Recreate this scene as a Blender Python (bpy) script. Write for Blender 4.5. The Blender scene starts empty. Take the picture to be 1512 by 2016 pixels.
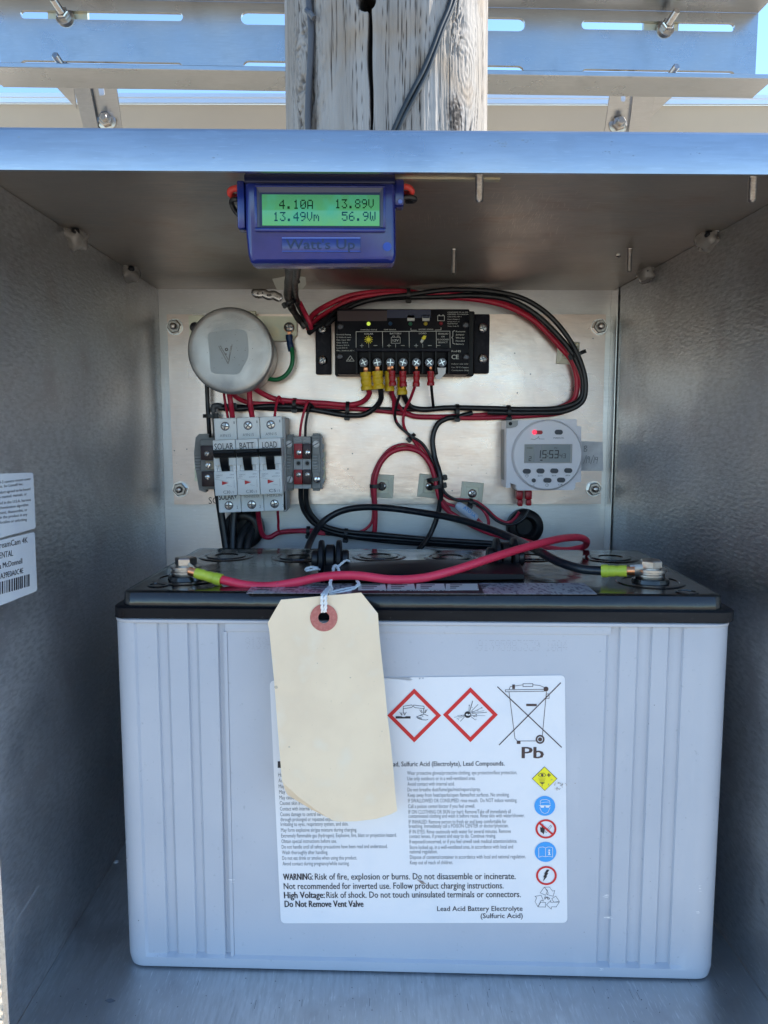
import bpy, bmesh, math, random
import numpy as np
from mathutils import Vector, Matrix, noise
R = math.radians
random.seed(7)
SC = bpy.context.scene
COL = SC.collection
# ------------------------------------------------------------------ camera
F = 1514.0; CX, CY = 756.0, 1008.0
PITCH, YAW = R(6.26), R(1.06)
cd = bpy.data.cameras.new('camera'); cam = bpy.data.objects.new('camera', cd); COL.objects.link(cam)
cd.sensor_fit = 'HORIZONTAL'; cd.sensor_width = 36; cd.lens = 36 * F / 1512
cd.clip_start = 0.02; cd.clip_end = 3000
cam.rotation_euler = (math.pi / 2 - PITCH, 0, -YAW)
SC.camera = cam
RM = cam.rotation_euler.to_matrix()
# ------------------------------------------------------------------ sky, sun, exposure
SUN_AZ, SUN_EL = R(74), R(38)          # azimuth from +Y (away from camera) toward +X
w = bpy.data.worlds.new('World'); SC.world = w; w.use_nodes = True
wn = w.node_tree.nodes; wl = w.node_tree.links
sky = wn.new('ShaderNodeTexSky'); sky.sky_type = 'NISHITA'; sky.sun_disc = False
sky.sun_elevation = SUN_EL; sky.sun_rotation = SUN_AZ; sky.altitude = 1200; sky.air_density = 1.0; sky.dust_density = 0.0; sky.ozone_density = 2.5
bg = wn['Background']; bg.inputs['Strength'].default_value = 0.15
wb = wn.new('ShaderNodeMix'); wb.data_type = 'RGBA'; wb.blend_type = 'MULTIPLY'; wb.inputs[0].default_value = 1; wb.inputs[7].default_value = (.90, 1.0, 1.03, 1)   # cooler, less violet white balance
wl.new(sky.outputs[0], wb.inputs[6]); wl.new(wb.outputs[2], bg.inputs['Color'])
sd = bpy.data.lights.new('sun', 'SUN'); sun = bpy.data.objects.new('sun', sd); COL.objects.link(sun)
sd.energy = 3.6; sd.angle = R(0.5); sd.color = (1.0, 0.93, 0.82)
sdir = Vector((math.sin(SUN_AZ) * math.cos(SUN_EL), math.cos(SUN_AZ) * math.cos(SUN_EL), math.sin(SUN_EL)))
sun.rotation_euler = sdir.to_track_quat('Z', 'Y').to_euler()
vs = SC.view_settings
SC.display_settings.display_device = 'sRGB'
vs.view_transform = 'Standard'; vs.look = 'None'; vs.gamma = 1; vs.use_curve_mapping = False
vs.exposure = 1.38
SC.render.resolution_x = 768; SC.render.resolution_y = 1024

# ------------------------------------------------------------------ helpers
def ray(u, v):
    return RM @ Vector(((u - CX) / F, (CY - v) / F, -1.0))
def P(u, v, Y):
    d = ray(u, v); return d * (Y / d.y)
def PZ(u, v, Z):
    d = ray(u, v); return d * (Z / d.z)
def PX(u, v, X):
    d = ray(u, v); return d * (X / d.x)
ORG = {}
def tag(o, label=None, cat=None, group=None, kind=None):
    if label: o['label'] = label
    if cat: o['category'] = cat
    if group: o['group'] = group
    if kind: o['kind'] = kind
    return o
def thing(name, loc, label, cat, group=None, rot=None):
    o = bpy.data.objects.new(name, None); COL.objects.link(o); o.location = loc
    o.empty_display_size = 0.01
    if rot: o.rotation_euler = rot
    ORG[o.name] = Vector(loc)
    return tag(o, label, cat, group)
def obj(name, bm, mat, parent=None, smooth=35, origin=None):
    if parent is not None:
        og = ORG[parent.name]; loc = Vector((0, 0, 0)); base = og
    else:
        if origin is None:
            c = Vector((0, 0, 0))
            for vv in bm.verts: c += vv.co
            origin = c / max(1, len(bm.verts))
        base = Vector(origin); loc = base
    bmesh.ops.translate(bm, verts=bm.verts, vec=-base)
    me = bpy.data.meshes.new(name); bm.to_mesh(me); bm.free()
    mats = mat if isinstance(mat, (list, tuple)) else [mat]
    for m in mats: me.materials.append(m)
    if smooth is not None and len(me.polygons):
        me.shade_smooth(); me.set_sharp_from_angle(angle=R(smooth))
    o = bpy.data.objects.new(name, me); COL.objects.link(o); o.location = loc
    ORG[o.name] = base
    if parent is not None: o.parent = parent
    return o
def NB(): return bmesh.new()
def box(bm, x0, x1, y0, y1, z0, z1, bev=0.0, seg=2, mi=0):
    if x0 > x1: x0, x1 = x1, x0
    if y0 > y1: y0, y1 = y1, y0
    if z0 > z1: z0, z1 = z1, z0
    m = Matrix.Translation(((x0 + x1) / 2, (y0 + y1) / 2, (z0 + z1) / 2)) @ Matrix.Diagonal((x1 - x0, y1 - y0, z1 - z0, 1))
    r = bmesh.ops.create_cube(bm, size=1, matrix=m)
    vs_ = r['verts']
    fs = set(f for v_ in vs_ for f in v_.link_faces)
    for f in fs: f.material_index = mi
    if bev > 0:
        es = list(set(e for v_ in vs_ for e in v_.link_edges))
        bev = min(bev, 0.45 * min(x1 - x0, y1 - y0, z1 - z0))
        bmesh.ops.bevel(bm, geom=es, offset=bev, segments=seg, affect='EDGES', profile=0.5)
def pbox(bm, u0, v0, u1, v1, Yf, Yb, bev=0.0, seg=2, mi=0):
    vm = (v0 + v1) / 2; um = (u0 + u1) / 2
    box(bm, P(u0, vm, Yf).x, P(u1, vm, Yf).x, Yf, Yb, P(um, v1, Yf).z, P(um, v0, Yf).z, bev, seg, mi)
def prism(bm, pts, y0, y1, mi=0):
    """pts: world (x,z) list; extruded along Y."""
    a = [bm.verts.new((x, y0, z)) for x, z in pts]; b = [bm.verts.new((x, y1, z)) for x, z in pts]
    n = len(pts); fs = [bm.faces.new(a[::-1]), bm.faces.new(b)]
    for i in range(n): fs.append(bm.faces.new((a[i], a[(i + 1) % n], b[(i + 1) % n], b[i])))
    for f in fs: f.material_index = mi
    bmesh.ops.recalc_face_normals(bm, faces=fs)
def pprism(bm, pts, Yf, Yb, mi=0):
    prism(bm, [(P(u, v, Yf).x, P(u, v, Yf).z) for u, v in pts], Yf, Yb, mi)
def loft(bm, rings, cap=True, mi=0):
    """rings: list of lists of Vectors (same length), closed."""
    vr = [[bm.verts.new(p) for p in r] for r in rings]; n = len(vr[0]); fs = []
    for a, b in zip(vr[:-1], vr[1:]):
        for i in range(n): fs.append(bm.faces.new((a[i], a[(i + 1) % n], b[(i + 1) % n], b[i])))
    if cap:
        fs.append(bm.faces.new(vr[0][::-1])); fs.append(bm.faces.new(vr[-1]))
    for f in fs: f.material_index = mi
    bmesh.ops.recalc_face_normals(bm, faces=fs)
    return vr
def lathe(bm, c, prof, axis='Y', seg=24, mi=0, cap=True, rotoff=0.0):
    """prof: (radius, offset along the axis)."""
    rings = []
    for r, d in prof:
        ring = []
        for k in range(seg):
            a = 2 * math.pi * k / seg + rotoff; q, s = r * math.cos(a), r * math.sin(a)
            if axis == 'Y': ring.append(Vector(c) + Vector((q, d, s)))
            elif axis == 'Z': ring.append(Vector(c) + Vector((q, s, d)))
            else: ring.append(Vector(c) + Vector((d, q, s)))
        rings.append(ring)
    return loft(bm, rings, cap, mi)
def spline(pts, n=8):
    pts = [Vector(p) for p in pts]
    if len(pts) < 3: return pts
    q = [pts[0] * 2 - pts[1]] + pts + [pts[-1] * 2 - pts[-2]]; out = []
    for i in range(1, len(q) - 2):
        p0, p1, p2, p3 = q[i - 1], q[i], q[i + 1], q[i + 2]
        # centripetal-ish Catmull-Rom
        t0 = 0; t1 = t0 + max(1e-6, (p1 - p0).length) ** .5; t2 = t1 + max(1e-6, (p2 - p1).length) ** .5; t3 = t2 + max(1e-6, (p3 - p2).length) ** .5
        for k in range(n):
            t = t1 + (t2 - t1) * k / n
            A1 = p0 * ((t1 - t) / (t1 - t0)) + p1 * ((t - t0) / (t1 - t0)); A2 = p1 * ((t2 - t) / (t2 - t1)) + p2 * ((t - t1) / (t2 - t1)); A3 = p2 * ((t3 - t) / (t3 - t2)) + p3 * ((t - t2) / (t3 - t2))
            B1 = A1 * ((t2 - t) / (t2 - t0)) + A2 * ((t - t0) / (t2 - t0)); B2 = A2 * ((t3 - t) / (t3 - t1)) + A3 * ((t - t1) / (t3 - t1))
            out.append(B1 * ((t2 - t) / (t2 - t1)) + B2 * ((t - t1) / (t2 - t1)))
    out.append(pts[-1]); return out
def tube(bm, pts, r, seg=12, n=8, mi=0, flat=None, rfun=None, raw=False):
    path = pts if raw else spline(pts, n)
    path = [Vector(p) for p in path]
    T = []
    for i in range(len(path)):
        a = path[max(0, i - 1)]; b = path[min(len(path) - 1, i + 1)]; T.append((b - a).normalized())
    ref = Vector((0, 1, 0))
    if abs(T[0].dot(ref)) > .95: ref = Vector((0, 0, 1))
    N = (ref - T[0] * ref.dot(T[0])).normalized(); rings = []
    for i, p in enumerate(path):
        N = (N - T[i] * N.dot(T[i])).normalized(); B = T[i].cross(N)
        rr = rfun(i / (len(path) - 1)) * r if rfun else r
        ra, rb = (rr, rr) if flat is None else (rr * flat, rr)
        rings.append([p + N * (ra * math.cos(2 * math.pi * k / seg)) + B * (rb * math.sin(2 * math.pi * k / seg)) for k in range(seg)])
    loft(bm, rings, True, mi)
def ptube(bm, pts, rpx, Y, **k):
    """pts (u,v) or (u,v,Y); radius in photo pixels at that depth."""
    q = [P(p[0], p[1], p[2] if len(p) > 2 else Y) for p in pts]
    Ym = sum(p.y for p in q) / len(q)
    tube(bm, q, rpx * Ym / F, **k)
def xform(bm, M):
    bmesh.ops.transform(bm, matrix=M, verts=bm.verts)
def copy_tree(o, parent=None):
    c = o.copy(); COL.objects.link(c)
    ORG[c.name] = ORG[o.name].copy()
    if parent is not None:
        c.parent = parent
    for ch in list(o.children): copy_tree(ch, c)
    return c
# ------------------------------------------------------------------ materials
def mat(name, col, rough=0.5, metal=0.0, spec=0.5, trans=0.0, emit=None, es=0.0, coat=0.0, noise_=None, bump=None, rnoise=None, sub=None, coords='Object', alpha=None):
    """noise_=(scale,(sx,sy,sz),col2,lo,hi)  bump=(scale,(s),dist)  rnoise=(scale,(s),r2)"""
    m = bpy.data.materials.new(name); m.use_nodes = True
    nt = m.node_tree; N = nt.nodes; L = nt.links; b = N['Principled BSDF']
    b.inputs['Base Color'].default_value = (*col, 1); b.inputs['Roughness'].default_value = rough
    b.inputs['Metallic'].default_value = metal; b.inputs['Specular IOR Level'].default_value = spec
    b.inputs['Transmission Weight'].default_value = trans; b.inputs['Coat Weight'].default_value = coat
    if sub: b.inputs['Subsurface Weight'].default_value = sub[0]; b.inputs['Subsurface Radius'].default_value = sub[1]; b.inputs['Subsurface Scale'].default_value = sub[2]
    if emit: b.inputs['Emission Color'].default_value = (*emit, 1); b.inputs['Emission Strength'].default_value = es
    tc = N.new('ShaderNodeTexCoord')
    def nz(scale, sv, detail=6, dist=0.0):
        mp = N.new('ShaderNodeMapping'); mp.inputs['Scale'].default_value = sv
        L.new(tc.outputs[coords], mp.inputs[0])
        t = N.new('ShaderNodeTexNoise'); t.inputs['Scale'].default_value = scale; t.inputs['Detail'].default_value = detail
        t.inputs['Distortion'].default_value = dist
        L.new(mp.outputs[0], t.inputs['Vector']); return t
    prev = None
    if noise_:
        lst = noise_ if isinstance(noise_, list) else [noise_]
        for (s, sv, c2, lo, hi) in lst:
            t = nz(s, sv); mr = N.new('ShaderNodeMapRange'); mr.inputs[1].default_value = lo; mr.inputs[2].default_value = hi
            L.new(t.outputs[0], mr.inputs[0]); mx = N.new('ShaderNodeMix'); mx.data_type = 'RGBA'
            L.new(mr.outputs[0], mx.inputs[0])
            if prev: L.new(prev, mx.inputs[6])
            else: mx.inputs[6].default_value = (*col, 1)
            mx.inputs[7].default_value = (*c2, 1); prev = mx.outputs[2]
        L.new(prev, b.inputs['Base Color'])
    if rnoise:
        s, sv, r2 = rnoise; t = nz(s, sv, 4); mr = N.new('ShaderNodeMapRange'); mr.inputs[1].default_value = .3; mr.inputs[2].default_value = .7
        mr.inputs[3].default_value = rough; mr.inputs[4].default_value = r2
        L.new(t.outputs[0], mr.inputs[0]); L.new(mr.outputs[0], b.inputs['Roughness'])
    if bump:
        lst = bump if isinstance(bump, list) else [bump]; pn = None
        for (s, sv, d) in lst:
            t = nz(s, sv, 5); bp = N.new('ShaderNodeBump'); bp.inputs['Strength'].default_value = 1.0; bp.inputs['Distance'].default_value = d
            L.new(t.outputs[0], bp.inputs['Height'])
            if pn: L.new(pn, bp.inputs['Normal'])
            pn = bp.outputs[0]
        L.new(pn, b.inputs['Normal'])
    return m
# sheet aluminium: grain runs along one axis; soft oil-canning in the sheet bends the reflections
def alu(name, sv, col=(.62, .62, .62), c2=(.50, .50, .51), rough=.30, r2=.42, wob=.0006, grain=.00004, ws=12, streak=.90, st2=None):
    c3 = st2 or tuple(x * .78 for x in col)
    return mat(name, col, rough=rough, metal=1.0, noise_=[(9, (1, 1, 1), c2, .35, .65), (26, (1, 1, 1), c3, .55, .75), (480, sv, tuple(x * streak for x in col), .42, .66), (1100, sv, tuple(min(1, x * 1.08) for x in col), .58, .75)],
               rnoise=(14, (1, 1, 1), r2), bump=[(ws, (1, 1, 1), wob), (500, sv, grain)])
M = {}
M['wall_metal'] = alu('side_wall_aluminium', (1, .32, 1), col=(.70, .705, .71), c2=(.58, .59, .61), rough=.36, r2=.54, grain=.00034, streak=.76, st2=(.47, .44, .45))
M['back_metal'] = alu('back_wall_aluminium', (.12, 1, 1), col=(.70, .69, .68), c2=(.60, .60, .60), rough=.38, r2=.5)
M['ceiling_metal'] = alu('ceiling_aluminium', (.12, 1, 1), col=(.57, .51, .45), c2=(.43, .41, .38), rough=.34, r2=.5, wob=.0014, ws=16, st2=(.45, .34, .27))  # warm blotch colours paint cloudy reflections into the ceiling
M['floor_metal'] = alu('floor_aluminium', (1, .12, 1), col=(.66, .68, .70), c2=(.50, .52, .55), rough=.40, r2=.55, streak=.80, st2=(.42, .42, .44))
M['plate_metal'] = alu('mounting_plate_aluminium', (.15, 1, 1), col=(.72, .59, .52), c2=(.60, .52, .48), rough=.24, r2=.38, wob=.0022, ws=9, streak=.90, st2=(.60, .46, .42))  # pinkish patch colours paint mottled reflections into the plate
M['lip_metal'] = alu('lip_aluminium', (.1, 1, 1), col=(.56, .57, .58), c2=(.50, .52, .54), rough=.26, r2=.38, wob=.0003)
M['channel_metal'] = alu('channel_aluminium', (.1, 1, 1), col=(.50, .50, .50), c2=(.43, .44, .45), rough=.24, r2=.36)
M['zinc'] = mat('zinc_plated_steel', (.62, .60, .48), .36, 1.0, noise_=[(20, (1, 1, 1), (.50, .52, .42), .4, .65), (90, (1, 1, 1), (.66, .60, .42), .55, .7)], rnoise=(30, (1, 1, 1), .5), bump=(60, (1, 1, 1), .0001))
M['steel'] = mat('stainless_steel', (.58, .57, .55), .25, 1.0, noise_=(200, (1, 1, 1), (.42, .41, .40), .5, .7))
M['bright_steel'] = mat('bright_steel', (.75, .74, .72), .18, 1.0)
M['dark_steel'] = mat('dark_steel', (.09, .09, .10), .35, 1.0)
M['bolt_steel'] = mat('bolt_steel', (.50, .47, .44), .3, 1.0, noise_=(400, (1, 1, 1), (.45, .40, .36), .45, .65))
M['cast_grey'] = mat('grey_painted_can', (.52, .50, .48), .30, 0.7, noise_=[(30, (1, 1, 1), (.30, .31, .32), .4, .65), (260, (1, .2, 1), (.44, .44, .43), .6, .75)], bump=(80, (1, 1, 1), .0001), rnoise=(40, (1, 1, 1), .5))
M['scratch_ink'] = mat('bare_scratch', (.60, .60, .60), .5)
M['cast_patch'] = mat('grey_glue_patch', (.48, .53, .56), .5, 0.0, noise_=(60, (1, 1, 1), (.44, .49, .52), .4, .7))
M['red_wire'] = mat('red_wire_insulation', (.58, .025, .06), .36, noise_=(90, (1, 1, 1), (.42, .016, .05), .4, .7), bump=(120, (1, 1, 1), .0001))
M['pink_wire'] = mat('red_battery_cable', (.85, .045, .095), .40, noise_=[(50, (1, 1, 1), (.74, .03, .075), .4, .7), (300, (1, 1, 1), (.55, .05, .10), .66, .76)], bump=(80, (1, 1, 1), .0002))
M['black_wire'] = mat('black_wire_insulation', (.012, .013, .016), .33, noise_=(90, (1, 1, 1), (.03, .032, .036), .5, .75), bump=(250, (1, 1, 1), .0002))
M['black_cable'] = mat('black_battery_cable', (.010, .013, .020), .30, noise_=[(70, (1, 1, 1), (.02, .025, .03), .5, .7), (420, (1, 1, 1), (.30, .28, .25), .70, .76)], bump=(200, (1, 1, 1), .0003))
M['green_wire'] = mat('green_wire_insulation', (.01, .20, .07), .38)
M['tie'] = mat('black_nylon', (.010, .010, .012), .42)
M['yellow'] = mat('yellow_crimp_sleeve', (.78, .52, .02), .42, bump=(120, (1, 1, 1), .0002))
M['red_crimp'] = mat('red_crimp_sleeve', (.42, .01, .02), .36)
M['blue_crimp'] = mat('blue_crimp_sleeve', (.01, .04, .13), .38)
M['lime'] = mat('yellow_green_crimp_sleeve', (.55, .62, .06), .38, noise_=(150, (1, 1, 1), (.46, .55, .05), .4, .6), sub=(.3, (1, 1, .2), .002))
M['copper'] = mat('copper_strands', (.75, .32, .16), .35, 1.0)
M['black'] = mat('black_plastic', (.007, .008, .011), .42, spec=.25)
M['ctrl'] = mat('controller_face', (.006, .007, .012), .30, spec=.10, noise_=(40, (1, 1, 1), (.016, .016, .02), .4, .7))
M['ctrl_flange'] = mat('controller_flange', (.012, .013, .022), .5, spec=.2, noise_=(300, (1, 1, 1), (.03, .03, .04), .5, .8))
M['gloss'] = mat('glossy_black_lid', (.008, .008, .009), .07, spec=.6, noise_=[(25, (1, 1, 1), (.018, .017, .016), .45, .7), (260, (1, 1, 1), (.04, .038, .035), .64, .8)], rnoise=(18, (1, 2, 1), .22), bump=[(22, (1, 1, 1), .0008), (300, (1, 1, 1), .00003)])
M['rim'] = mat('black_lid_rim', (.008, .008, .010), .36, spec=.12, noise_=[(30, (.2, 1, 1), (.028, .028, .03), .45, .7), (500, (1, 1, 1), (.07, .07, .07), .68, .8)], rnoise=(20, (1, 1, 1), .45))
M['tag_speck'] = mat('tag_smudge', (.52, .43, .32), .8)
M['case'] = mat('grey_battery_case', (.47, .495, .55), .30, noise_=[(14, (1, 1, 1), (.43, .46, .52), .4, .65), (420, (1, 1, 1), (.38, .41, .46), .66, .74), (60, (1, 1, .2), (.52, .54, .59), .6, .8)], rnoise=(12, (1, 1, 1), .42), bump=[(9, (1, 1, 1), .0008), (700, (1, 1, 1), .00005)])
M['label'] = mat('label_paper', (.76, .77, .80), .30, noise_=[(40, (1, 1, 1), (.70, .73, .78), .5, .75), (220, (1, 1, 1), (.62, .60, .60), .72, .82)], bump=(30, (1, 1, 1), .0002))
M['ink'] = mat('black_ink', (.012, .012, .02), .5)
M['brown_ink'] = mat('dark_brown_ink', (.06, .035, .035), .5)
M['grey_ink'] = mat('grey_ink', (.16, .17, .19), .5)
M['pale_ink'] = mat('pale_grey_ink', (.34, .35, .37), .5)
M['red_ink'] = mat('red_ink', (.62, .015, .02), .45)
M['blue_ink'] = mat('blue_ink', (.04, .33, .78), .45)
M['yellow_ink'] = mat('yellow_ink', (.88, .78, .02), .45)
M['white_ink'] = mat('white_ink', (.78, .78, .78), .5)
M['offwhite_ink'] = mat('offwhite_ink', (.62, .62, .58), .5)
M['stain'] = mat('brown_stain', (.42, .37, .34), .6, noise_=(300, (1, 1, 1), (.25, .2, .18), .5, .6))
M['manila'] = mat('manila_card', (.82, .665, .475), .72, noise_=[(30, (1, 1, 1), (.74, .59, .42), .4, .7), (60, (1, 1, 1), (.80, .70, .55), .55, .8), (500, (1, 1, 1), (.66, .54, .38), .68, .8)], bump=(200, (1, 1, 1), .00006))
M['ring_card'] = mat('red_brown_card', (.42, .13, .11), .75, noise_=(700, (1, 1, 1), (.5, .19, .16), .4, .7))
M['string'] = mat('white_cotton', (.80, .80, .79), .8, bump=(900, (1, 1, 1), .0004))
M['brk'] = mat('breaker_plastic', (.88, .90, .90), .34, noise_=(20, (1, 1, 1), (.84, .87, .88), .4, .7))
M['brk_gap'] = mat('breaker_seam', (.06, .07, .08), .5)
M['tblk'] = mat('grey_terminal_plastic', (.28, .285, .28), .45, noise_=(80, (1, 1, 1), (.22, .225, .22), .4, .7))
M['tblk_light'] = mat('light_grey_terminal_plastic', (.42, .43, .44), .45)
M['tan_plastic'] = mat('tan_terminal_plastic', (.50, .42, .30), .45)
M['brown_plastic'] = mat('dark_maroon_terminal_plastic', (.035, .014, .018), .4)
M['red_plastic'] = mat('red_terminal_plastic', (.38, .012, .02), .4)
M['timer'] = mat('white_timer_plastic', (.90, .87, .91), .34, noise_=(16, (1, 1, 1), (.86, .83, .87), .4, .7))
M['timer_shade'] = mat('grey_timer_flange', (.42, .41, .40), .5)
M['button'] = mat('grey_rubber', (.07, .075, .09), .5)
M['lcd'] = mat('grey_lcd', (.25, .29, .31), .15)
M['led'] = mat('red_led', (.5, .02, .04), .3, emit=(1, .04, .09), es=.6)
M['led_green'] = mat('green_led_off', (.01, .14, .06), .3); M['led_yellow'] = mat('yellow_led_off', (.5, .38, .03), .3)
M['led_red'] = mat('red_led_off', (.25, .01, .02), .3); M['led_lit'] = mat('lime_led', (.4, .5, .05), .3, emit=(.6, .8, .1), es=.3); M['led_blue'] = mat('blue_led_off', (.01, .06, .14), .3)
M['meter'] = mat('translucent_blue_plastic', (.008, .020, .17), .22, spec=.6, noise_=[(35, (1, 1, 1), (.006, .012, .09), .4, .7), (22, (1, 1, 1), (.035, .035, .20), .5, .75)], sub=(.15, (.1, .2, 1), .004))
M['meter_dark'] = mat('dark_blue_plastic', (.006, .010, .05), .3)
M['meter_bezel'] = mat('grey_blue_bezel', (.05, .055, .10), .3)
M['wire_red_end'] = mat('red_orange_wire', (.62, .05, .04), .4)
M['tape'] = mat('masking_tape', (.80, .80, .82), .55, noise_=(60, (1, 1, 1), (.52, .53, .56), .4, .7))
M['mount'] = mat('nylon_tie_mount', (.82, .80, .64), .45, sub=(.3, (1, 1, .8), .002))
M['silicone'] = mat('grey_silicone', (.22, .205, .19), .12, bump=(120, (1, 1, 1), .0006), sub=(.2, (1, 1, 1), .003))
M['paper'] = mat('beige_scrap', (.50, .49, .42), .7)
M['fuse'] = mat('white_heat_shrink', (.62, .70, .82), .25)
M['heatshrink'] = mat('worn_black_heat_shrink', (.020, .019, .018), .42, noise_=[(140, (1, 1, 1), (.07, .065, .058), .5, .72)], bump=[(130, (1, 1, 1), .0012), (500, (1, 1, 1), .0003)])
M['backsheet'] = mat('solar_backsheet', (.52, .49, .43), .5, noise_=(5, (1, 1, 1), (.48, .45, .40), .4, .7))
M['frame_alu'] = mat('panel_frame_aluminium', (.82, .83, .84), .35, .6)
M['grommet'] = mat('black_rubber_grommet', (.010, .010, .012), .38)
M['grey_cable'] = mat('weathered_grey_cable', (.07, .07, .078), .5, noise_=(60, (1, 1, .3), (.12, .12, .125), .5, .7))
M['twin_cable'] = mat('black_twin_cable', (.022, .025, .028), .42, noise_=(60, (1, 1, .3), (.05, .055, .06), .5, .7))

def lcd_material():
    m = bpy.data.materials.new('green_backlit_lcd'); m.use_nodes = True; N = m.node_tree.nodes; L = m.node_tree.links; b = N['Principled BSDF']
    tc = N.new('ShaderNodeTexCoord'); sp = N.new('ShaderNodeSeparateXYZ'); L.new(tc.outputs['Generated'], sp.inputs[0])
    rp = N.new('ShaderNodeValToRGB'); L.new(sp.outputs['Z'], rp.inputs[0])
    e = rp.color_ramp.elements; e[0].position = 0; e[0].color = (.16, .66, .20, 1); e[1].position = 1; e[1].color = (.055, .33, .07, 1)
    a = e.new(.46); a.color = (.14, .62, .34, 1); a = e.new(.52); a.color = (.08, .46, .09, 1)
    nz = N.new('ShaderNodeTexNoise'); nz.inputs['Scale'].default_value = 2.2; mp = N.new('ShaderNodeMapping'); mp.inputs['Scale'].default_value = (2.5, 1, .5)
    L.new(tc.outputs['Generated'], mp.inputs[0]); L.new(mp.outputs[0], nz.inputs[0])
    mx = N.new('ShaderNodeMix'); mx.data_type = 'RGBA'; mr = N.new('ShaderNodeMapRange'); mr.inputs[1].default_value = .5; mr.inputs[2].default_value = .72
    L.new(nz.outputs[0], mr.inputs[0]); mm = N.new('ShaderNodeMath'); mm.operation = 'MULTIPLY'; mm.inputs[1].default_value = .6; L.new(mr.outputs[0], mm.inputs[0])
    L.new(mm.outputs[0], mx.inputs[0]); L.new(rp.outputs[0], mx.inputs[6]); mx.inputs[7].default_value = (.05, .60, .42, 1)
    L.new(mx.outputs[2], b.inputs['Emission Color']); b.inputs['Emission Strength'].default_value = .20
    b.inputs['Base Color'].default_value = (.02, .06, .03, 1); b.inputs['Roughness'].default_value = .15
    return m
M['lcd_green'] = lcd_material()
# ------------------------------------------------------------------ flat print
class Plane:
    def __init__(s, o, ax, ay):
        s.o = Vector(o); s.ax = Vector(ax).normalized(); s.ay = Vector(ay).normalized(); s.n = s.ax.cross(s.ay).normalized()
    def uv(s, u, v):
        d = ray(u, v); t = s.o.dot(s.n) / d.dot(s.n); q = d * t - s.o
        return (q.dot(s.ax), q.dot(s.ay))
    def w(s, a, b, lift=0.0): return s.o + s.ax * a + s.ay * b + s.n * lift
_txt = {}
def text_mesh(body, bold):
    k = (body, bold)
    if k not in _txt:
        cu = bpy.data.curves.new('t', 'FONT'); cu.body = body; cu.size = 1; cu.resolution_u = 2; cu.offset = bold; cu.fill_mode = 'BOTH'
        o = bpy.data.objects.new('t', cu); COL.objects.link(o); dg = bpy.context.evaluated_depsgraph_get(); dg.update()
        me = bpy.data.meshes.new_from_object(o.evaluated_get(dg))
        vs_ = [(v.co.x, v.co.y) for v in me.vertices]; fs = [tuple(p.vertices) for p in me.polygons]
        bpy.data.meshes.remove(me); bpy.data.objects.remove(o); bpy.data.curves.remove(cu)
        _txt[k] = (vs_, fs)
    return _txt[k]
CAP = max(y for x, y in text_mesh('H', 0)[0])
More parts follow.
